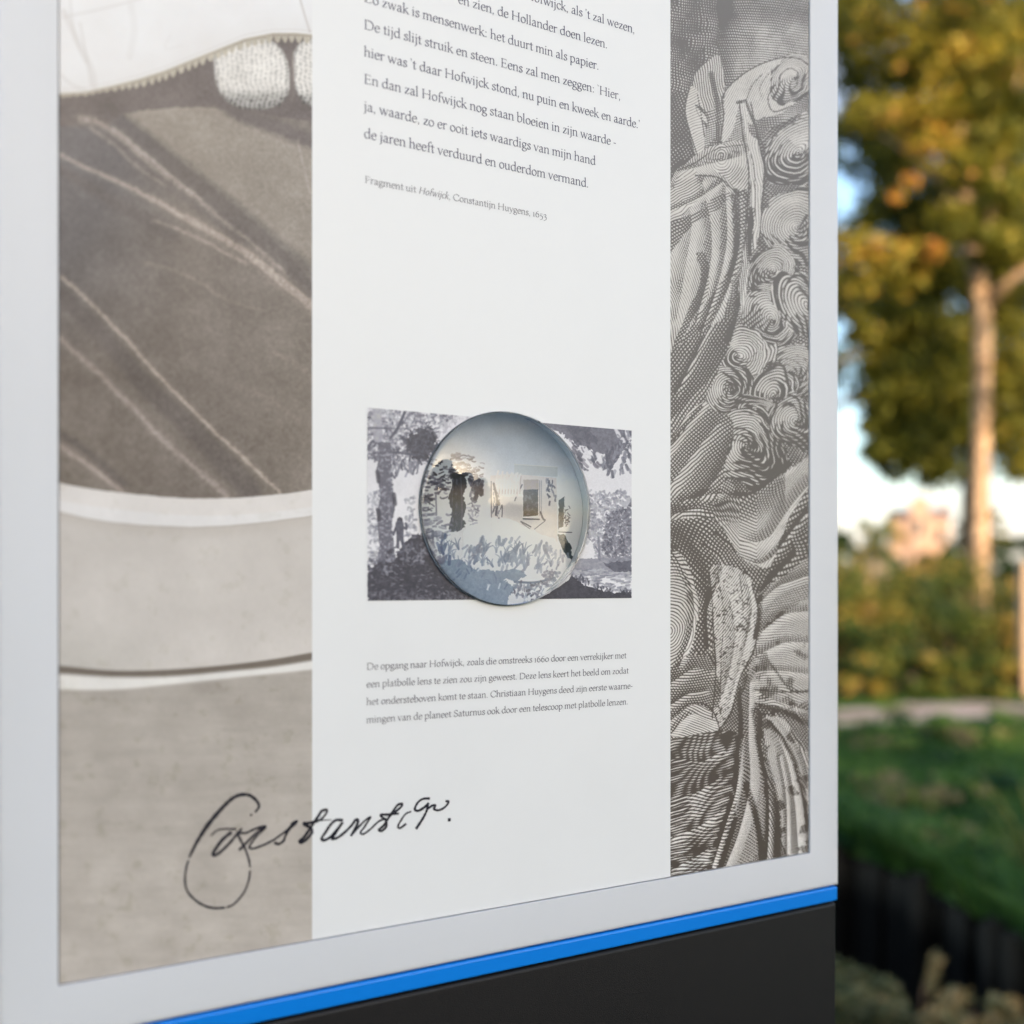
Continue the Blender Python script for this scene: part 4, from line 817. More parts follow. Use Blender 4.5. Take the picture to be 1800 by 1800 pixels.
    # house drawing
    paint(img, X, Y, [(863.5, 846), (864, 933)], 1.4, INK, .9, .8, False); paint(img, X, Y, [(863, 933), (890, 934)], 1.3, INK, .8, .8, False)
    paint(img, X, Y, [(982, 905), (982, 930)], 1.3, INK, .9, .8, False); paint(img, X, Y, [(982, 935), (1005, 936)], 1.5, INK, .9, .8, False)
    fill(img, poly_mask(X, Y, [(920, 843), (947, 843), (947, 862), (921, 862)]) * .8, (186, 176, 172))
    wash([(920, 861), (946, 860), (946, 906), (920, 908)], (84, 82, 92), 1, rough=1.5)
    fill(img, poly_mask(X, Y, [(921, 862), (945, 862), (945, 905), (921, 906)]) * sstep(.5, .65, n2) * .35, LT)
    paint(img, X, Y, [(949, 845), (949, 906)], 1.2, MID, .9, .8, False); paint(img, X, Y, [(952, 845), (952, 910)], .9, MID, .8, .8, False)
    paint(img, X, Y, [(920, 912), (948, 913)], 2.2, DK, .9, .8, False); paint(img, X, Y, [(920, 909), (946, 909)], 2.2, (240, 238, 236), 1, .8, False)
    for q in (([(916, 917), (926, 922), (933, 926)], 2.4), ([(918, 920), (932, 930), (938, 934)], 1.2), ([(940, 930), (950, 922), (958, 916)], 1.2), ([(950, 900), (955, 912), (958, 914)], 3), ([(905, 880), (910, 868), (918, 852)], 2), ([(868, 850), (874, 880), (872, 905)], 4), ([(880, 895), (883, 888), (882, 910), (876, 915)], 1.6), ([(868, 860), (876, 868), (884, 872)], 2)):
        paint(img, X, Y, q[0], q[1], INK, .85, 1)
    dl([(864, 868), (880, 866), (880, 920), (866, 920)], 22, 7, 2.2, (MID, INK), ang=(50, 120))
    for q in range(16):
        x = 876 + q * 2.6; paint(img, X, Y, [(x, 828 + 9 * abs(math.sin(q))), (x - 4, 850), (x + 3, 872)], 3.2, (238, 230, 226), .9, 1.5)
        if q % 2: paint(img, X, Y, [(x + 1, 836), (x - 1, 868)], 1., (182, 168, 164), .8, .8)
    dl([(958, 842), (972, 845), (978, 880), (966, 886)], 22, 6, 2.6, (INK, MID), ang=(30, 110))
    wash([(982, 880), (992, 872), (990, 925), (983, 928)], (84, 88, 100), .9, rough=3)
    dl([(990, 880), (1002, 880), (1000, 925), (990, 925)], 14, 6, 2.2, (DK, INK))
    wash([(979, 940), (992, 938), (1004, 962), (1008, 985), (996, 978), (988, 962)], (60, 76, 86), .9, rough=5)
    # white glow of the pale ground, leafy bushes at the bottom
    fill(img, poly_mask(X + (n2 - .5) * 8, Y + (n1 - .5) * 20, [(790, 935), (862, 915), (905, 912), (935, 935), (975, 945), (1000, 985), (990, 1010), (900, 1060), (840, 1060), (790, 1000)]) * .9 * lm, (238, 236, 234))
    wash([(765, 990), (790, 985), (812, 985), (830, 1000), (850, 1000), (870, 1005), (905, 1000), (922, 1003), (925, 1012), (905, 1022), (885, 1018), (905, 1035), (890, 1058), (860, 1058), (815, 1040), (780, 1010)], (158, 168, 180), 1, rough=8)
    dl([(815, 950), (850, 945), (860, 990), (820, 990)], 34, 12, 4.6, (MID, (158, 163, 176)), ang=(-90, -30))
    dl([(870, 950), (910, 945), (925, 990), (880, 1005)], 44, 12, 4.4, ((150, 156, 170), (168, 174, 186)), ang=(-100, -40))
    dl([(915, 960), (960, 955), (1000, 975), (985, 1000), (920, 1005)], 46, 11, 4., ((150, 153, 166), (166, 170, 182)), ang=(-110, -50))
    dl([(755, 940), (786, 940), (790, 985), (768, 990)], 24, 11, 5, ((110, 118, 142), MID), ang=(-110, -60))
    for q in range(26):
        x, y = r.uniform(795, 900), r.uniform(985, 1040); a = r.uniform(-2.4, -.7); paint(img, X, Y, [(x, y), (x + 9 * math.cos(a), y + 9 * math.sin(a))], 2.6, [(236, 236, 236), (120, 128, 148), (140, 148, 164)][q % 3], .7, 1.4)
    for q in range(30):
        x, y = r.uniform(775, 975), r.uniform(965, 1000); a = math.radians(r.uniform(-120, -50)); l = r.uniform(12, 22)
        for f in (-.5, 0, .5): paint(img, X, Y, [(x, y), (x + l * .6 * math.cos(a + f * .6), y + l * .6 * math.sin(a + f * .6)), (x + l * math.cos(a + f), y + l * math.sin(a + f))], 3.2, (140, 146, 162) if q % 2 else (158, 164, 178), .75, 1.2, w2=1.2)
    paint(img, X, Y, [(905, 1023), (940, 1024), (975, 1016)], 4, (132, 138, 152), 1, 1.5)
    dl([(900, 1025), (965, 1022), (950, 1045), (900, 1055)], 50, 8, 3.5, (MID, (150, 156, 168), INK))
    dl([(955, 1005), (985, 1003), (978, 1030), (950, 1040)], 24, 9, 4, (MID, (140, 146, 160)))
    for k in range(3):
        c = img[k]; c = np.where(c < 200, c - (200 - c) * .45, c + (c - 200) * .5)
        img[k] = np.clip(c + (n3 - .5) * 14 + (n2 - .5) * 34 * (c < 175) + (n1 - .5) * 20, 0, 246)
    stroke_mask = keep
    return to_image('lens_picture_pixels', img, Y)
lens_obj()

# ------------------------------------------------------------------ the ground, the ditch and the path
m_grass, nt, b = pbsdf('grassy_soil', (.05, .07, .02), .9, .2); vary(nt, b, (.030, .042, .012), (.07, .095, .025), 3.0, 8); bump(nt, b, 40, .6, .03)
m_path, nt, b = pbsdf('gravel_path', (.3, .26, .24), .95, .2); vary(nt, b, (.13, .12, .07), (.38, .31, .29), 1.5, 9, lo=.40, hi=.50); bump(nt, b, 120, .6, .01)
m_water, nt, b = pbsdf('ditch_water', (.004, .005, .003), .06, .25); bump(nt, b, 6, .15, .01)
far_line = [(-60, 12.5), (-8, 8.2), (.6, 6.9), (1.74, 5.62), (1.98, 5.0), (2.04, 4.2), (2.06, 3.0), (2.2, 0), (2.6, -6), (4, -60)]
near_line = [(-60, 11.6), (-8, 7.3), (.0, 5.9), (.8, 4.9), (1.05, 4.2), (1.2, 3.6), (1.28, 3.0), (1.4, 0), (1.8, -6), (3.1, -60)]
R_ = 900
tag(mesh_obj('ground', [(x, y, 0) for x, y in far_line] + [(R_, -60, 0), (R_, R_, 0), (-R_, R_, 0), (-R_, 12.5, 0)], [tuple(range(len(far_line) + 4))[::-1]], m_grass), kind='structure')
tag(mesh_obj('ground', [(x, y, 0) for x, y in near_line] + [(3.1, -R_, 0), (-R_, -R_, 0), (-R_, 11.6, 0)], [tuple(range(len(near_line) + 3))], m_grass), kind='structure')
tag(mesh_obj('ground', [(4, -60, 0), (R_, -60, 0), (R_, -R_, 0), (4, -R_, 0)], [(0, 3, 2, 1)], m_grass), kind='structure')
wl = [(x, y, -.62) for x, y in far_line] + [(x, y, -.62) for x, y in near_line[::-1]]
m_mud, nt, b = pbsdf('wet_mud', (.02, .016, .012), .8, .3)
tag(mesh_obj('water', [(x + (-.5 if i >= len(far_line) else .5), y, z) for i, (x, y, z) in enumerate(wl)], [tuple(range(len(wl)))], m_water), kind='structure')
# sloping near bank (mud)
Vb, Fb = [], []
for i, (x, y) in enumerate(near_line): Vb += [(x, y, 0), (x + .12, y + .06, -.66)]
for i in range(len(near_line) - 1): Fb.append((2 * i, 2 * i + 1, 2 * i + 3, 2 * i + 2))
tag(mesh_obj('ditch_bank', Vb, Fb, m_mud), kind='structure')
Vb, Fb = [], []
for i, (x, y) in enumerate(far_line): Vb += [(x + .05, y + .05, -.001), (x + .05, y + .05, -.66)]
for i in range(len(far_line) - 1): Fb.append((2 * i, 2 * i + 1, 2 * i + 3, 2 * i + 2))
tag(mesh_obj('ditch_bank', Vb, Fb, m_mud), kind='structure')
pn = [(-30, 9.0), (2, 9.0), (3.1, 9.35), (4.1, 10.0), (5.2, 10.2), (7, 10.1), (30, 9.6)]; pf = [(-30, 11.0), (2, 11.1), (3.6, 11.8), (4.4, 12.1), (5.4, 12.2), (7, 12.2), (30, 12.4)]
xs_ = np.concatenate([np.linspace(-30, 1.5, 20), np.linspace(1.6, 8, 130), np.linspace(8.4, 30, 14)])
yn = np.interp(xs_, [p[0] for p in pn], [p[1] for p in pn]) + .16 * np.sin(xs_ * 3.1) + .10 * np.sin(xs_ * 8.7 + 1) + rng.normal(size=len(xs_)) * .04
yf_ = np.interp(xs_, [p[0] for p in pf], [p[1] for p in pf]) + .14 * np.sin(xs_ * 2.3 + 2) + .12 * np.sin(xs_ * 7.1) + rng.normal(size=len(xs_)) * .04
Vb = [(x, y, .004) for x, y in zip(xs_, yn)] + [(x, y, .004) for x, y in zip(xs_, yf_)]; k = len(xs_)
tag(mesh_obj('path', Vb, [(i, i + 1, k + i + 1, k + i) for i in range(k - 1)], m_path), kind='structure')

# timber revetment
m_wood, nt, b = pbsdf('old_dark_timber', (.06, .05, .038), .9, .06)
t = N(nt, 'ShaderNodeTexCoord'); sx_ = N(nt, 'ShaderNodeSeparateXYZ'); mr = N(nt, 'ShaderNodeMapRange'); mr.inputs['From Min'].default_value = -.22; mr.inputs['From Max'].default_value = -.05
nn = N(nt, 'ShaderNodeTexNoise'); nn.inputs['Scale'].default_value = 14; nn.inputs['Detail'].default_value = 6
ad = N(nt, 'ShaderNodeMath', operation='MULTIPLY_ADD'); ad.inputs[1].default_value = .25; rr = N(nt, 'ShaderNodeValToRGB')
rr.color_ramp.elements[0].color = (.003, .003, .003, 1); rr.color_ramp.elements[1].color = (.036, .031, .024, 1)  # boards get darker towards the bottom
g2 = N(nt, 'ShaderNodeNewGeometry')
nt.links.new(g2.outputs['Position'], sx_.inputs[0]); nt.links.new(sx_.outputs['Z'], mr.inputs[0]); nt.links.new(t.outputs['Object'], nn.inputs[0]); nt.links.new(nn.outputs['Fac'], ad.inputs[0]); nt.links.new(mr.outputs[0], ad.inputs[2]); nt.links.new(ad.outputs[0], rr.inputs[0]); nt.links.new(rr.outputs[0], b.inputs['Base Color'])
rev = empty('timber_revetment', (2.0, 5.0, 0)); tag(rev, 'dark timber revetment of upright boards holding the far ditch bank', 'retaining wall')
Pl = [np.array(p) for p in far_line[2:9]]; acc = 0
board_me = None
for a, b_ in zip(Pl, Pl[1:]):
    d_ = b_ - a; Ls = np.linalg.norm(d_); d_ /= Ls; nb = int(Ls / .205)
    if a[1] < 1.5: continue
    for i in range(nb):
        c = a + d_ * (i + .5) * Ls / nb
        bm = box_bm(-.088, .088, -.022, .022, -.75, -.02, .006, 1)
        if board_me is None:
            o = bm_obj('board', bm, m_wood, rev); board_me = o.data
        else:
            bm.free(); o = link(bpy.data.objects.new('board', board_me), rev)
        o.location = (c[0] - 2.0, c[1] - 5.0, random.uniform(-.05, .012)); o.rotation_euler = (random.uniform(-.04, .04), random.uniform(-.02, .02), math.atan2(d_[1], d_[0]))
    for i in range(int(Ls / .8) + 1):
        c = a + d_ * min(Ls, (i + .2) * .8)
        nrm = np.array((d_[1], -d_[0])) * -1
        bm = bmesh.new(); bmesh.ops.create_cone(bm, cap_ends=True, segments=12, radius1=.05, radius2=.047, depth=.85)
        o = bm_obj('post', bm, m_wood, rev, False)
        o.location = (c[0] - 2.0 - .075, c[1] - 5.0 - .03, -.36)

# ------------------------------------------------------------------ vegetation
def leaf_mat(name, cols, transl=.3, rough=.55):
    m = bpy.data.materials.new(name); m.use_nodes = True; nt = m.node_tree; nt.nodes.clear()
    o = N(nt, 'ShaderNodeOutputMaterial'); at = N(nt, 'ShaderNodeAttribute'); at.attribute_name = 'tint'
    r = N(nt, 'ShaderNodeValToRGB'); e = r.color_ramp.elements
    for i, (p_, c) in enumerate(cols):
        el = e[i] if i < 2 else e.new(p_)
        el.position = p_; el.color = (*c, 1)
    d = N(nt, 'ShaderNodeBsdfPrincipled'); d.inputs['Roughness'].default_value = rough; d.inputs['Specular IOR Level'].default_value = .3
    tr = N(nt, 'ShaderNodeBsdfTranslucent'); mx = N(nt, 'ShaderNodeMixShader'); mx.inputs[0].default_value = transl
    nt.links.new(at.outputs['Fac'], r.inputs[0]); nt.links.new(r.outputs[0], d.inputs['Base Color']); nt.links.new(r.outputs[0], tr.inputs['Color'])
    nt.links.new(d.outputs[0], mx.inputs[1]); nt.links.new(tr.outputs[0], mx.inputs[2]); nt.links.new(mx.outputs[0], o.inputs[0])
    return m
def leaves(name, blobs, mat, parent=None, size=.11, seed=0, origin=(0, 0, 0), up=0., aspect=.55):
    """blobs: (x, y, z, rx, ry, rz, count, tint); leaves fill each clump, denser at its shell"""
    r = np.random.default_rng(seed); C, Tn = [], []
    for bx, by, bz, rx, ry, rz, cnt, tint in blobs:
        d = r.normal(size=(cnt, 3)); d /= np.linalg.norm(d, axis=1)[:, None]
        rad = r.random(cnt) ** .45
        C.append(np.array((bx, by, bz)) + d * rad[:, None] * np.array((rx, ry, rz)))
        Tn.append(np.clip(tint + .03 + r.normal(size=cnt) * .16, 0, 1))
    C = np.concatenate(C) - np.array(origin); Tn = np.concatenate(Tn); n = len(C)
    a = r.normal(size=(n, 3)); a[:, 2] += up; a /= np.linalg.norm(a, axis=1)[:, None]
    b_ = r.normal(size=(n, 3)); b_ -= (b_ * a).sum(1)[:, None] * a; b_ /= np.linalg.norm(b_, axis=1)[:, None]
    c = np.cross(a, b_); L_ = size * r.uniform(.6, 1.3, n)[:, None]
    V = np.stack([C - a * L_ / 2, C + b_ * L_ * aspect / 2 + c * L_ * .08, C + a * L_ / 2, C - b_ * L_ * aspect / 2 + c * L_ * .08], 1).reshape(-1, 3)
    me = bpy.data.meshes.new(name); me.vertices.add(4 * n); me.vertices.foreach_set('co', V.astype(np.float32).ravel())
    me.loops.add(4 * n); me.loops.foreach_set('vertex_index', np.arange(4 * n, dtype=np.int32)); me.polygons.add(n)
    me.polygons.foreach_set('loop_start', np.arange(0, 4 * n, 4, dtype=np.int32)); me.polygons.foreach_set('loop_total', np.full(n, 4, np.int32))
    me.update(calc_edges=True)
    at = me.attributes.new('tint', 'FLOAT', 'POINT'); at.data.foreach_set('value', np.repeat(Tn, 4).astype(np.float32))
    me.materials.append(mat); me.validate()
    return link(bpy.data.objects.new(name, me), parent)
def tube_bm(bm, pts, radii, seg=10):
    rings = []; P = [Vector(p) for p in pts]
    for i, p in enumerate(P):
        t = (P[min(i + 1, len(P) - 1)] - P[max(i - 1, 0)]).normalized(); u = t.cross(Vector((.3, 1, .1))).normalized(); v = t.cross(u)
        rings.append([bm.verts.new(p + (u * math.cos(2 * math.pi * j / seg) + v * math.sin(2 * math.pi * j / seg)) * radii[i] * (1 + .06 * math.sin(3 * j + i))) for j in range(seg)])
    for a, b_ in zip(rings, rings[1:]):
        for j in range(seg): bm.faces.new((a[j], a[(j + 1) % seg], b_[(j + 1) % seg], b_[j]))
    bm.faces.new(rings[0][::-1]); bm.faces.new(rings[-1])
def W3(x, y, Yd): return ((x - HX) / FPX * Yd, Yd, CAMH + (HY - y) / FPX * Yd)
m_bark, nt, b = pbsdf('warm_bark', (.42, .29, .19), .85, .2); vary(nt, b, (.22, .14, .085), (.54, .38, .25), 7, 8, lo=.38, hi=.6); bump(nt, b, 18, .8, .03)
m_bark2, nt, b = pbsdf('dark_bark', (.10, .075, .055), .9, .2); vary(nt, b, (.06, .045, .03), (.15, .115, .08), 6, 7); bump(nt, b, 16, .8, .03)
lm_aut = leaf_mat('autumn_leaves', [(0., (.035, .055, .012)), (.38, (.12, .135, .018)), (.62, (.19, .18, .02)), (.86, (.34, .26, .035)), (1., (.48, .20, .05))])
lm_grn = leaf_mat('green_leaves', [(0., (.018, .042, .014)), (.5, (.05, .09, .022)), (.8, (.12, .16, .03)), (1., (.25, .20, .04))])
lm_shr = leaf_mat('shrub_leaves', [(0., (.015, .035, .010)), (.5, (.06, .10, .016)), (.8, (.20, .19, .03)), (1., (.42, .26, .06))])

# main tree: pale sunlit trunk, autumn crown
TB = W3(1724, 1020, 16.0); tx, ty = TB[0], TB[1]
tree = empty('autumn_tree', (tx, ty, 0)); tag(tree, 'tall autumn tree with a straight pale sunlit trunk and yellowing olive crown', 'tree')
def rel(p): return (p[0] - tx, p[1] - ty, p[2])
bm = bmesh.new()
tube_bm(bm, [rel((tx - .02, ty, -.1)), rel((tx - .03, ty, 1.3)), rel(W3(1722, 900, 16)), rel(W3(1726, 700, 16)), rel(W3(1727, 560, 16)), rel(W3(1718, 480, 16)), rel(W3(1700, 380, 16.2)), rel(W3(1690, 240, 16.6)), rel(W3(1694, 60, 17))], [.19, .135, .122, .132, .14, .125, .09, .07, .04], 14)
bm_obj('trunk', bm, m_bark, tree, True)
limbs = [[(1732, 540), (1752, 515), (1790, 480), (1850, 440), (1920, 380)], [(1716, 470), (1690, 440), (1668, 400), (1650, 350)], [(1722, 440), (1740, 380), (1752, 310), (1775, 200), (1800, 100)], [(1705, 400), (1660, 330), (1600, 270), (1540, 230)], [(1694, 300), (1660, 200), (1620, 100)], [(1735, 400), (1780, 330), (1860, 260)]]
for i, lp in enumerate(limbs):
    bm = bmesh.new(); n = len(lp); yy = 16.0
    tube_bm(bm, [rel(W3(x, y, 16 + (.25 if i % 2 else -.2) * k * (1 if i else 1.2))) for k, (x, y) in enumerate(lp)], [(.10, .06, .045, .05, .05, .045)[i] * (1 - .75 * k / (n - 1)) for k in range(n)], 8)
    bm_obj('branch', bm, m_bark, tree, True)
r = random.Random(3); blobs = []
def cl(x, y, Yd, rad, cnt, tint, rz=.75): p = W3(x, y, Yd); blobs.append((*p, rad, rad, rad * rz, cnt, tint))
# clumps seen beside the panel: (photo x, photo y, distance, radius, leaves, tint)
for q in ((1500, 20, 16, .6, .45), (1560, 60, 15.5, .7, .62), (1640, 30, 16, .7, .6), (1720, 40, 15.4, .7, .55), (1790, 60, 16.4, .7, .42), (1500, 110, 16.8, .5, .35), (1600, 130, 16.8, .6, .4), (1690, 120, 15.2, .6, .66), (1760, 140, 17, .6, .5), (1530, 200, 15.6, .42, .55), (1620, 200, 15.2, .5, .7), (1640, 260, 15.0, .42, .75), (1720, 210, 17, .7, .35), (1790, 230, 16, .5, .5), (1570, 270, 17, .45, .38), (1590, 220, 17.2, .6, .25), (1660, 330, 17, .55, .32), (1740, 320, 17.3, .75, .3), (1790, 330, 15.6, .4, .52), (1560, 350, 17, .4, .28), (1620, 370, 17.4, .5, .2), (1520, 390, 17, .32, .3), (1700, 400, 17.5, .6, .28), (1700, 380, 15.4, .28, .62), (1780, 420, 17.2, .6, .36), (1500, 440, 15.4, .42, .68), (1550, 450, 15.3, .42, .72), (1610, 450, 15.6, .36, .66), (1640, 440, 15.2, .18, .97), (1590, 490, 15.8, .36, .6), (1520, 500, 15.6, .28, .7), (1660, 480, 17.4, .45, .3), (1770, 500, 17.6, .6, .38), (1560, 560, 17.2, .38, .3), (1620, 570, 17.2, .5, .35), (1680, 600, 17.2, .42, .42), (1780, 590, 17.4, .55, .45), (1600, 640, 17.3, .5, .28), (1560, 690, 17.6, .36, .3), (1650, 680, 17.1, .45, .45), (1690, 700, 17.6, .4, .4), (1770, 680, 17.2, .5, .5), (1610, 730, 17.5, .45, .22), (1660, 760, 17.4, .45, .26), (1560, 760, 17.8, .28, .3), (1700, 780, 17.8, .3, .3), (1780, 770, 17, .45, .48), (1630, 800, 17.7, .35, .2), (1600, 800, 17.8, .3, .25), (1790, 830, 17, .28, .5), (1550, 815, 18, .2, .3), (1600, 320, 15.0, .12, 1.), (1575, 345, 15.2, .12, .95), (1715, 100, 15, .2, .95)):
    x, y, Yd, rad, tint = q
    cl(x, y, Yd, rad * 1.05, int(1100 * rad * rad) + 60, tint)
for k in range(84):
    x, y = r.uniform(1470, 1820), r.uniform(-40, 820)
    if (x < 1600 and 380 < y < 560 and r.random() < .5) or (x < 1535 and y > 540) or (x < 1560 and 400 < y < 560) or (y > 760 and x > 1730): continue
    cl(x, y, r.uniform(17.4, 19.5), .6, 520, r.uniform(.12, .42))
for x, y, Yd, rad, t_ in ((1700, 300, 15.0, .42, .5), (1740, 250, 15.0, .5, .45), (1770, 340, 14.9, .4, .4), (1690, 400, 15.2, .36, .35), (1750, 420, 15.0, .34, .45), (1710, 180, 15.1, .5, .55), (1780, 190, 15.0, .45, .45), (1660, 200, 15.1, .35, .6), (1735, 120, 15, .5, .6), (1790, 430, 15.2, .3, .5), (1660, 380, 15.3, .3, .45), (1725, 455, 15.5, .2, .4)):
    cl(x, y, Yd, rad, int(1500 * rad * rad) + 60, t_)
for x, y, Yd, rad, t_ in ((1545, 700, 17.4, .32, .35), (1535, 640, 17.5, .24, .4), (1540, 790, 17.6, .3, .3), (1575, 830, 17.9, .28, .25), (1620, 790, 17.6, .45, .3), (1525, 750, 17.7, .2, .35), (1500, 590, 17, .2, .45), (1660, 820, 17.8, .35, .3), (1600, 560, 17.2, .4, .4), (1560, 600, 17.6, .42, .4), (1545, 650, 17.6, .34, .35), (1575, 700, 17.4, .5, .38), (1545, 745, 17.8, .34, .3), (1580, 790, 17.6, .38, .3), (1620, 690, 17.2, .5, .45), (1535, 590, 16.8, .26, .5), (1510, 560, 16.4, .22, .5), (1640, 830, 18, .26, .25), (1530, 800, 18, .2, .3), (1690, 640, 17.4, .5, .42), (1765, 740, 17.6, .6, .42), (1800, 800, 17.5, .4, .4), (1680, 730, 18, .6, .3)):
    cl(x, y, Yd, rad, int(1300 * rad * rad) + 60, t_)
# rest of the crown, beyond the frame
for k in range(95):
    a = r.uniform(0, 2 * math.pi); rr_ = 4.6 * math.sqrt(r.random()); z = r.uniform(4.2, 13.5); rr_ *= math.sqrt(max(.1, 1 - ((z - 8.2) / 5.6) ** 2))
    X_, Y_ = tx + rr_ * math.cos(a), ty + 1.2 + rr_ * math.sin(a)
    px = HX + FPX * X_ / Y_; py = HY - FPX * (z - CAMH) / Y_
    if 1440 < px < 1830 and -60 < py: continue
    blobs.append((X_, Y_, z, .8, .8, .55, 420, r.uniform(.25, .7)))
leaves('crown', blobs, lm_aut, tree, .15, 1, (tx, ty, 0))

# second tree: dark green, further back on the left
def simple_tree(name, x, y, h, rad, mat, seed, label, group=None, nb=46, cnt=260, size=.16, tint=.35, low=.30, bark=None, hole=None):
    e = empty(name, (x, y, 0)); tag(e, label, 'tree', group); r = random.Random(seed)
    bm = bmesh.new(); tube_bm(bm, [(0, 0, -.1), (.05, 0, h * .3), (-.05, .05, h * .6), (.02, 0, h * .93)], [h * .028, h * .022, h * .014, h * .004], 9); bm_obj('trunk', bm, bark or m_bark2, e, True)
    for k in range(6):
        a = r.uniform(0, 6.28); z = h * r.uniform(low + .05, .8); l = rad * r.uniform(.5, .8); bm = bmesh.new()
        tube_bm(bm, [(0, 0, z), (l * .5 * math.cos(a), l * .5 * math.sin(a), z + l * .25), (l * math.cos(a), l * math.sin(a), z + l * .45)], [h * .01, h * .007, h * .003], 6); bm_obj('branch', bm, bark or m_bark2, e, True)
    bl = []
    for k in range(nb):
        z = r.uniform(low, 1.0); env = math.sqrt(max(.05, 1 - ((z - (low + .45 * (1 - low))) / (.62 * (1 - low))) ** 2)); a = r.uniform(0, 6.28); q = rad * env * math.sqrt(r.random())
        bl.append((q * math.cos(a), q * math.sin(a), z * h, rad * .24, rad * .24, rad * .17, cnt, min(1, max(0, r.gauss(tint, .12)))))
    if hole: bl = [b_ for b_ in bl if not hole(b_[0] + x, b_[1] + y, b_[2])]
    leaves('crown', bl, mat, e, size, seed)
    return e
def open_sky(X_, Y_, z):
    px = HX + FPX * X_ / Y_; py = HY - FPX * (z - CAMH) / Y_
    return (1455 < px < 1528 and 570 < py < 900) or (1470 < px < 1590 and 170 < py < 330) or (1730 < px and 800 < py < 960) or (1455 < px < 1700 and 790 < py < 900)
simple_tree('broadleaf_tree', 12.2, 27, 15.5, 4.2, lm_grn, 5, 'dark green broadleaf tree standing behind the autumn tree', nb=90, cnt=300, size=.2, low=.28, hole=open_sky)
simple_tree('broadleaf_tree', 7.4, 25.0, 12.5, 2.6, lm_grn, 15, 'narrow green tree behind the left side of the autumn crown', nb=44, cnt=300, size=.2, low=.38, tint=.4, hole=open_sky)
# distant belt of trees along the horizon, each one its own
rb = random.Random(12)
for k in range(13):
    px = 1440 + k * 34 + rb.uniform(-8, 8); Yd = rb.uniform(46, 62); hh = CAMH + (rb.uniform(70, 125) if not 1560 < px < 1670 else rb.uniform(38, 55)) / FPX * Yd
    if px > 1740: hh = CAMH + rb.uniform(75, 100) / FPX * Yd
    p_ = W3(px, 0, Yd)
    simple_tree('distant_tree', p_[0], p_[1], hh, 1.5, lm_grn if k % 3 else lm_aut, 40 + k, '%s tree from the panel edge in the low belt along the horizon' % ['hidden foremost', 'first', 'second', 'third', 'fourth', 'fifth', 'sixth', 'seventh', 'eighth', 'ninth', 'tenth', 'eleventh', 'twelfth'][k], 'trees along the horizon', nb=18, cnt=90, size=.34, tint=.2 + .3 * (k % 3 == 0), low=.05)

# shrubs between path and trees
def shrub(px, py_top, Yd, rad, seed, mat, tint, label, cnt=2600, size=.09, group='shrubs beyond the path'):
    p_ = W3(px, py_top, Yd); h = p_[2]; e = empty('shrub', (p_[0], p_[1], 0)); tag(e, label, 'shrub', group); r = random.Random(seed)
    bm = bmesh.new()
    for k in range(5):
        a = r.uniform(0, 6.28); tube_bm(bm, [(0, 0, -.05), (.25 * rad * math.cos(a), .25 * rad * math.sin(a), h * .4), (.5 * rad * math.cos(a), .5 * rad * math.sin(a), h * .75)], [.025, .018, .008], 6)
    bm_obj('stems', bm, m_bark2, e, True)
    bl = []; nb = 16
    for k in range(nb):
        a = r.uniform(0, 6.28); q = rad * math.sqrt(r.random()) * .8; z = r.uniform(.12, .9) * h
        bl.append((q * math.cos(a), q * math.sin(a), z, rad * .38, rad * .38, h * .2, cnt // nb, min(1, max(0, r.gauss(tint - .05, .25)))))
    leaves('foliage', bl, mat, e, size, seed)
    return e
sh = [(1500, 1150, 12.45, .45, .5, 'small mottled shrub touching the path nearest the panel'), (1580, 1165, 12.4, .4, .35, 'small dark shrub at the path edge under the yellow green one'), (1660, 1155, 12.5, .45, .55, 'small yellowing shrub at the path edge before the trunk'), (1735, 1150, 12.4, .45, .4, 'small green shrub at the path edge right of the trunk'), (1490, 1000, 13.6, .8, .75, 'orange tinged shrub nearest the panel edge beyond the path'), (1515, 930, 17.5, .7, .55, 'dark upright bush below the bright sky beside the panel'), (1560, 1000, 13.8, .75, .62, 'yellow green shrub left of the brick house foot'), (1600, 985, 15.2, .9, .62, 'rounded shrub directly beneath the brick house'), (1660, 975, 15.4, .9, .42, 'dark green shrub left of the pale trunk'), (1700, 1060, 13.0, .7, .42, 'low dark shrub in front of the pale trunk'), (1760, 985, 17.6, .9, .55, 'shrub right behind the pale trunk'), (1775, 1090, 12.9, .6, .7, 'yellowish low shrub between trunk and wooden post'), (1830, 1020, 14.6, 1.0, .4, 'green shrub behind the wooden post'), (1540, 1090, 12.9, .7, .42, 'low green shrub at the edge of the path near the panel'), (1620, 1110, 12.8, .7, .35, 'low dark green shrub mid way along the path edge'), (1430, 980, 14.0, .9, .5, 'shrub mostly hidden by the panel beyond the path'), (1900, 1000, 14, 1.0, .45, 'shrub at the right end of the row beyond the path')]
for i, (px, py, Yd, rad, tint, lab) in enumerate(sh): shrub(px, py, Yd, rad, 70 + i, lm_shr, tint, lab, cnt=2400)

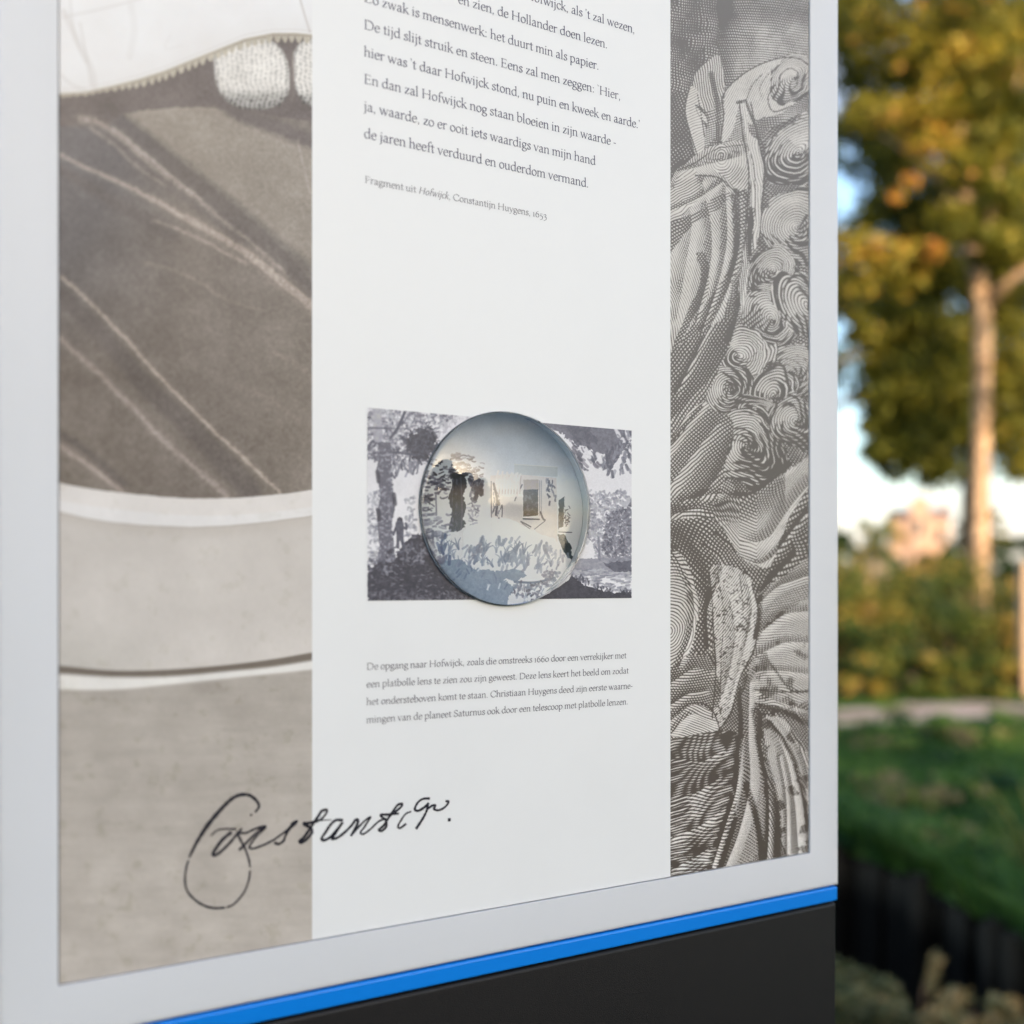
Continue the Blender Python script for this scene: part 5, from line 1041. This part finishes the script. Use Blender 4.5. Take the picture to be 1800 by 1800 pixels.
# the planting goes on to the left, behind the panel
src = [o for o in COL.objects if o.name.startswith('shrub') and o.parent is None]
names_ = ['first', 'second', 'third', 'fourth', 'fifth', 'sixth', 'seventh', 'eighth', 'ninth', 'tenth', 'eleventh', 'twelfth']
for k in range(12):
    a_ = src[(k * 5) % len(src)]; c_ = a_.copy(); COL.objects.link(c_); c_.location = (3.6 - k * 1.05, 13.4 + 1.2 * math.sin(k * 2.1), 0); c_.rotation_euler = (0, 0, k * 1.3)
    c_['label'] = '%s shrub of the row running left behind the panel' % names_[k]
    for ch in a_.children:
        d_ = ch.copy(); COL.objects.link(d_); d_.parent = c_
for k, (x, y, h) in enumerate(((2.5, 24, 9), (-2.5, 27, 11), (-8, 25, 8.5))):
    simple_tree('broadleaf_tree', x, y, h, 2.8, lm_grn, 90 + k, 'green tree hidden behind the panel, %s from its right edge' % names_[k], nb=34, cnt=240, size=.24, low=.25)

# wooden post at the right edge
m_post, nt, b = pbsdf('weathered_post_wood', (.42, .30, .20), .8, .2); vary(nt, b, (.34, .23, .15), (.50, .37, .26), 12, 6)
pp = W3(1806, 1200, 12.3); po = empty('wooden_post', (pp[0], pp[1], 0)); tag(po, 'sunlit square wooden post rising from the shrubs at the right edge', 'post')
bm_obj('shaft', box_bm(-.085, .085, -.085, .085, -.1, W3(1797, 992, 12.3)[2], .008, 2), m_post, po)
bm_obj('cap', box_bm(-.095, .095, -.095, .095, W3(1797, 992, 12.3)[2] + .001, W3(1797, 988, 12.3)[2], .004, 1), m_post, po)

# grass: far bank and near bank
def grass(name, n, region, hmin, hmax, mat, seed, width=.008, lean=.4, z=0.):
    r = np.random.default_rng(seed); P = []
    while sum(len(p_) for p_ in P) < n:
        q = region(r, n); P.append(q)
    P = np.concatenate(P)[:n]; h_ = r.uniform(hmin, hmax, n); a = r.uniform(0, 6.28, n); l = r.uniform(.1, lean, n) * h_; f = r.uniform(0, 6.28, n)
    B = np.stack([P[:, 0], P[:, 1], np.full(n, z)], 1); w2 = np.stack([np.cos(f), np.sin(f), np.zeros(n)], 1) * width / 2 * (1 + h_[:, None] * 2); d = np.stack([np.cos(a), np.sin(a), np.zeros(n)], 1)
    M = B + d * l[:, None] * .35; M[:, 2] += h_ * .6; Tp = B + d * l[:, None]; Tp[:, 2] += h_ * (1 - .15 * lean)
    V = np.stack([B - w2, B + w2, M + w2 * .8, M - w2 * .8, Tp], 1).reshape(-1, 3)
    i0 = np.arange(n) * 5; F4 = np.stack([i0, i0 + 1, i0 + 2, i0 + 3], 1); F3 = np.stack([i0 + 3, i0 + 2, i0 + 4], 1)
    me = bpy.data.meshes.new(name); me.vertices.add(5 * n); me.vertices.foreach_set('co', V.astype(np.float32).ravel())
    li = np.concatenate([F4, F3], 1).ravel(); me.loops.add(7 * n); me.loops.foreach_set('vertex_index', li.astype(np.int32)); me.polygons.add(2 * n)
    ls = np.stack([np.arange(n) * 7, np.arange(n) * 7 + 4], 1).ravel(); lt = np.tile([4, 3], n)
    me.polygons.foreach_set('loop_start', ls.astype(np.int32)); me.polygons.foreach_set('loop_total', lt.astype(np.int32)); me.update(calc_edges=True)
    patch = .5 + .5 * np.sin(P[:, 0] * 2.3 + 1.3 * np.sin(P[:, 1] * 1.7)) * np.cos(P[:, 1] * 1.9 + .6)
    patch2 = .5 + .5 * np.sin(P[:, 0] * 7.1 + 2 * np.sin(P[:, 1] * 5.3)) * np.sin(P[:, 1] * 6.7 + 1.1); T_ = np.clip(.05 + .45 * patch + .35 * patch2 + r.normal(size=n) * .15, 0, 1)
    at = me.attributes.new('tint', 'FLOAT', 'POINT'); at.data.foreach_set('value', np.repeat(T_, 5).astype(np.float32)); me.materials.append(mat); me.validate()
    return link(bpy.data.objects.new(name, me))
FL = np.array(far_line); NL = np.array(near_line)
def xfar(y): return np.interp(y, FL[::-1, 1][:8], FL[::-1, 0][:8])
def reg_far(r, n):
    y = r.uniform(3.0, 9.9, n); x = r.uniform(1.6, 6.5, n)
    xf = np.interp(y, [3.0, 4.2, 5.0, 5.62, 6.9], [2.06, 2.04, 1.98, 1.74, .6]); k = (x > xf + .02) & (x / y > .27) & (x / y < .62) & (y < 9.2 + .25 * np.clip(x - 2, 0, 3.5)); return np.stack([x[k], y[k]], 1)
def reg_near(r, n):
    y = r.uniform(2.2, 4.6, n); x = r.uniform(.2, 1.36, n)
    xn = np.interp(y, [2.2, 3.0, 3.6, 4.2, 4.9], [1.3, 1.27, 1.19, 1.04, .79]); k = (x < xn) & (x / y > .22); return np.stack([x[k], y[k]], 1)
lm_gr = leaf_mat('grass_blades', [(0., (.008, .034, .012)), (.4, (.03, .095, .014)), (.75, (.09, .18, .025)), (1., (.19, .18, .07))], .25)
lm_bank = leaf_mat('bank_leaves', [(0., (.010, .045, .016)), (.45, (.04, .12, .02)), (.75, (.13, .22, .03)), (1., (.24, .18, .10))])
lm_gr3 = leaf_mat('dark_undergrowth', [(0., (.012, .018, .006)), (.5, (.03, .04, .012)), (.8, (.07, .065, .025)), (1., (.14, .10, .04))], .2)
lm_gr2 = leaf_mat('dry_grass_blades', [(0., (.06, .08, .03)), (.5, (.10, .11, .05)), (.8, (.19, .17, .07)), (1., (.33, .23, .10))], .25)
tag(grass('grass', 42000, reg_far, .06, .20, lm_gr, 2, .012, .9), 'low green grass covering the far bank of the ditch', 'grass', kind='stuff')
def reg_edge(r, n):
    y = r.uniform(3.0, 6.9, n); xf = np.interp(y, [3.0, 4.2, 5.0, 5.62, 6.9], [2.06, 2.04, 1.98, 1.74, .6]); x = xf + r.uniform(-.03, .16, n); return np.stack([x, y], 1)
tag(grass('grass', 5000, reg_edge, .12, .34, lm_gr, 12, .012, 1.3), 'longer grass hanging over the boards of the far ditch edge', 'grass', kind='stuff')
def reg_path(r, n):
    x = r.uniform(2.6, 7.5, n); k_ = r.random(n) < .5; e_ = np.where(k_, np.interp(x, xs_, yn), np.interp(x, xs_, yf_)) + r.normal(size=n) * .14; return np.stack([x, e_], 1)
tag(grass('grass', 9000, reg_path, .03, .10, lm_gr, 13, .012, .9), 'ragged grass growing in from both edges of the path', 'grass', kind='stuff')
tag(grass('grass', 6000, reg_near, .02, .08, lm_gr3, 4, .006, .8), 'dry pale grass on the near bank beside the panel base', 'grass', kind='stuff')
def reg_beyond(r, n):
    y = r.uniform(12.2, 20, n); x = y * r.uniform(.27, .62, n); return np.stack([x, y], 1)
tag(grass('grass', 16000, reg_beyond, .1, .3, lm_gr3, 6, .02, .8), 'rough grass under the shrubs beyond the path', 'grass', kind='stuff')

def bank_plant(x, y, h, rad, seed, mat, tint, label, size=.06, cnt=700):
    e = empty('leafy_plant', (x, y, 0)); tag(e, label, 'plant', 'leafy plants on the far bank'); r = random.Random(seed)
    bm = bmesh.new()
    for k in range(4): tube_bm(bm, [(0, 0, -.02), (r.uniform(-rad, rad) * .5, r.uniform(-rad, rad) * .5, h * .85)], [.005, .003], 5)
    bm_obj('stems', bm, m_bark2, e, True)
    leaves('foliage', [(r.uniform(-rad, rad) * .7, r.uniform(-rad, rad) * .7, r.uniform(.1, .9) * h, rad * .45, rad * .45, h * .18, cnt // 10, min(1, max(0, r.gauss(tint, .25)))) for k in range(10)], mat, e, size, seed)
rp = random.Random(31)
for k, (px, py, h, rad, tint, lab) in enumerate(((1500, 1330, .30, .30, .35, 'dark leafy plant beside the panel just below the path'), (1560, 1345, .22, .28, .6, 'light green leafy plant below the left bend of the path'), (1625, 1325, .34, .32, .25, 'dark broad leafy plant in the middle of the bank below the path'), (1700, 1335, .26, .30, .8, 'brownish leafy plant below the path under the tree trunk'), (1770, 1320, .34, .34, .3, 'dark leafy plant below the path near the right edge'), (1530, 1420, .24, .25, .55, 'fresh green plant half way down the bank beside the panel'), (1600, 1440, .22, .26, .7, 'bright yellow green plant half way down the bank'), (1680, 1430, .26, .26, .45, 'mid green plant on the bank above the row of boards'), (1745, 1420, .30, .26, .2, 'dark green plant on the bank left of the arching grass'), (1510, 1490, .22, .22, .2, 'dark plant overhanging the boards beside the panel'), (1585, 1500, .20, .22, .35, 'plant overhanging the boards left of the middle'), (1660, 1530, .22, .20, .5, 'green plant overhanging the boards right of the middle'), (1725, 1570, .24, .20, .3, 'dark plant overhanging the boards below the arching grass'))):
    Yg = CAMH * FPX / (py - HY); bank_plant((px - HX) / FPX * Yg, Yg, h, rad, 300 + k, lm_bank, tint, lab)

# clump of long arching leaves on the far bank; single seed stalk; low plants on the near bank
def arching(name, loc, n, Ln, seed, mat, label, cat='plant', spread=.6, w=.02):
    e = empty(name, loc); tag(e, label, cat); r = random.Random(seed)
    for k in range(n):
        a = r.uniform(0, 6.28); l = Ln * r.uniform(.6, 1.1); V, F = [], []; m = 6; sp = spread * r.uniform(.5, 1.2)
        for i in range(m + 1):
            t_ = i / m; rr_ = l * sp * t_ ** 1.3; z = l * (t_ - .45 * t_ ** 2.4 * sp * 1.5)
            ww = w * (1 - t_ ** 2) * .5 + .001; c, s_ = math.cos(a), math.sin(a)
            V += [(rr_ * c - ww * s_, rr_ * s_ + ww * c, z), (rr_ * c, rr_ * s_, z - ww * .5), (rr_ * c + ww * s_, rr_ * s_ - ww * c, z)]
        for i in range(m): F += [(3 * i, 3 * i + 1, 3 * i + 4, 3 * i + 3), (3 * i + 1, 3 * i + 2, 3 * i + 5, 3 * i + 4)]
        o = mesh_obj('leaf', V, F, mat, e, True)
        at = o.data.attributes.new('tint', 'FLOAT', 'POINT'); tv = r.uniform(.4, .95); at.data.foreach_set('value', [tv] * len(V))
    return e
pa = W3(1790, 1610, 4.45); arching('arching_grass_plant', (pa[0] + .12, 4.5, 0.0), 34, .75, 5, leaf_mat('arching_blades', [(0., (.03, .06, .012)), (.6, (.10, .13, .02)), (1., (.22, .20, .05))]), 'clump of long arching yellow green leaves on the far bank at the right edge', w=.024)
def stalk(px, pt, Yd, seed, label, lean=.03):
    top = W3(px, pt, Yd); e = empty('seed_stalk', (top[0] - lean, Yd, 0)); tag(e, label, 'plant', None); r = random.Random(seed); h = top[2]
    bm = bmesh.new(); tube_bm(bm, [(0, 0, -.02), (lean * .2, 0, h * .5), (lean, 0, h)], [.004, .003, .002], 6); bm_obj('stem', bm, m_stalk, e, True)
    bl = [(lean * t_, 0, h * t_, .016 + .012 * t_, .016 + .012 * t_, .03, 26, .7 + .2 * t_) for t_ in np.linspace(.55, 1.0, 9)]
    leaves('seed_head', bl, lm_gr2, e, .018, seed)
    return e
m_stalk, nt, b = pbsdf('dry_stalk', (.22, .14, .09), .8, .2)
stalk(1648, 1683, 3.35, 1, 'slender seed stalk with a pale tip standing alone against the dark ditch', .06)
def low_plant(px, pt, Yd, rad, seed, tint, label, n=420):
    top = W3(px, pt, Yd); e = empty('low_plant', (top[0], Yd, 0)); tag(e, label, 'plant', 'low plants on the near bank'); r = random.Random(seed)
    bl = [(r.uniform(-rad, rad), r.uniform(-rad, rad), r.uniform(.2, 1) * top[2], rad * .5, rad * .5, .03, n // 9, min(1, r.gauss(tint, .12))) for k in range(9)]
    leaves('foliage', bl, lm_gr2, e, .035, seed)
    bm = bmesh.new()
    for k in range(4): tube_bm(bm, [(0, 0, -.01), (r.uniform(-rad, rad) * .6, r.uniform(-rad, rad) * .6, top[2] * .8)], [.003, .002], 5)
    bm_obj('stems', bm, m_stalk, e, True)
for px, pt, Yd, rad, tint, lab in ((1490, 1712, 3.6, .09, .55, 'leafy pale plant against the panel base'), (1530, 1742, 3.45, .10, .5, 'grey green plant just right of the panel base'), (1575, 1775, 3.3, .08, .6, 'low tuft left of the seed stalk'), (1690, 1758, 3.12, .09, .9, 'orange tinged seedy tuft right of the seed stalk'), (1745, 1775, 3.1, .08, .85, 'low brownish tuft near the right bottom corner'), (1790, 1780, 3.05, .07, .6, 'small tuft in the right bottom corner')):
    low_plant(px, pt, Yd, rad, int(px), tint, lab)

# ------------------------------------------------------------------ brick house far away
m_brick, nt, b = pbsdf('pink_brick', (.52, .33, .25), .9, .2)
bt = N(nt, 'ShaderNodeTexBrick'); bt.inputs['Scale'].default_value = 3; bt.inputs['Color1'].default_value = (.40, .19, .125, 1); bt.inputs['Color2'].default_value = (.32, .145, .10, 1); bt.inputs['Mortar'].default_value = (.40, .27, .21, 1)
t_ = N(nt, 'ShaderNodeTexCoord'); nt.links.new(t_.outputs['Object'], bt.inputs[0]); nt.links.new(bt.outputs[0], b.inputs['Base Color'])
m_roof, nt, b = pbsdf('grey_roof_tiles', (.14, .13, .15), .7, .3); bump(nt, b, 6, .4, .03)
m_glass, nt, b = pbsdf('dark_window_glass', (.02, .025, .03), .1, .5)
m_trim, nt, b = pbsdf('white_window_frame', (.5, .47, .44), .6, .3)
hp = W3(1616, 1020, 110); house = empty('brick_house', (hp[0], hp[1], 0), -.38); tag(house, 'distant pink brick house with a raised centre catching the evening sun', 'house')
bm_obj('wall', box_bm(-3.1, 3.1, 0, 7, -.1, 8.2), m_brick, house)
ct = bm_obj('gable_wall', box_bm(-.9, 1.0, -.5, 6.5, -.1, 10.3), m_brick, house)
def prism(name, x0, x1, y0, y1, z0, z1, mat, par):
    xm = (y0 + y1) / 2
    V = [(x0, y0, z0), (x1, y0, z0), (x1, y1, z0), (x0, y1, z0), (x0, xm, z1), (x1, xm, z1)]
    return mesh_obj(name, V, [(0, 1, 5, 4), (2, 3, 4, 5), (0, 4, 3), (1, 2, 5), (0, 3, 2, 1)], mat, par)
prism('roof', -3.3, 3.3, -.25, 7.3, 8.2, 9.4, m_roof, house)
bm_obj('parapet', box_bm(-1.0, 1.1, -.6, 6.6, 10.3, 10.55), m_trim, house)
bm_obj('chimney', box_bm(2.3, 2.8, 3.0, 3.6, 8.6, 10.4), m_brick, house)
for zx in (2.2, 5.4):
    for xx in (-2.2, 2.1):
        f = bm_obj('window', box_bm(xx - .5, xx + .5, -.06, .02, zx, zx + 1.6), m_trim, house); bm_obj('pane', box_bm(xx - .4, xx + .4, -.08, -.062, zx + .1, zx + 1.5), m_glass, f)
f = bm_obj('window', box_bm(-.4, .5, -.58, -.5, 6.2, 8.0), m_trim, house); bm_obj('pane', box_bm(-.3, .4, -.6, -.582, 6.3, 7.9), m_glass, f)
hp = W3(1541, 1020, 44); cot = empty('garden_shed', (hp[0], hp[1], 0), -.3); tag(cot, 'small pale shed glowing in the sun between the shrubs left of the brick house', 'shed')
bm_obj('wall', box_bm(-.45, .45, 0, 1.2, 0, 2.25), pbsdf('pale_boards', (.72, .6, .52), .8, .2)[0], cot); prism('roof', -.5, .5, -.1, 1.3, 2.25, 2.6, m_roof, cot)
bm_obj('door', box_bm(-.15, .28, -.03, -.002, .05, 1.7), m_brick, cot)

# ------------------------------------------------------------------ trees behind the camera: they shade the panel and show in the lens
rbk = random.Random(21)
side = Vector((-SDIR.y, SDIR.x, 0))
shapes = ['tall broad evergreen towering behind the viewer', 'dense evergreen tree at the left end of the group behind the viewer', 'dense evergreen left of the tall one behind the viewer', 'dense evergreen right of the tall one behind the viewer', 'dense evergreen at the right end of the group behind the viewer', 'low evergreen closing the group behind the viewer']
for k, (t, h, dist) in enumerate(((.4, 8.0, 14.5), (-4.0, 6.3, 15.2), (-1.9, 6.9, 14.4), (2.5, 6.6, 15), (4.9, 6.2, 15.6), (-6.4, 6.0, 16))):
    p_ = SDIR * dist + side * t
    e = empty('evergreen_tree', (p_.x, p_.y, 0)); tag(e, shapes[k], 'tree', 'evergreens behind the viewer')
    bm = bmesh.new(); tube_bm(bm, [(0, 0, -.1), (0, 0, h * .8)], [.14, .04], 8); bm_obj('trunk', bm, m_bark2, e, True)
    bl = [(rbk.uniform(-1.1, 1.1) * (1.1 - .6 * z_ / h), rbk.uniform(-.8, .8), z_, 1.15 * (1.15 - .45 * z_ / h), .9, .6, 560, .3) for z_ in np.linspace(.4, h - .3, 13) for _ in range(3)]
    leaves('crown', bl, lm_grn, e, .40, 200 + k, aspect=.7)

bl = []  # unseen far trees, added to dim the horizon glow reflected in the lens
rw = random.Random(77)
for k in range(90):
    a = math.radians(rw.uniform(-75, 60)); d_ = rw.uniform(70, 95); x, y = d_ * math.sin(a), -d_ * math.cos(a); h = rw.uniform(6, 11)
    bl.append((x, y, h * .5, 4.5, 4.5, h * .5, 420, rw.uniform(.1, .5)))
tag(leaves('glow_dimming_trees', bl, lm_grn, None, 1.3, 78), 'unseen tree line added behind the viewer to dim the horizon glow', 'wood', kind='stuff')
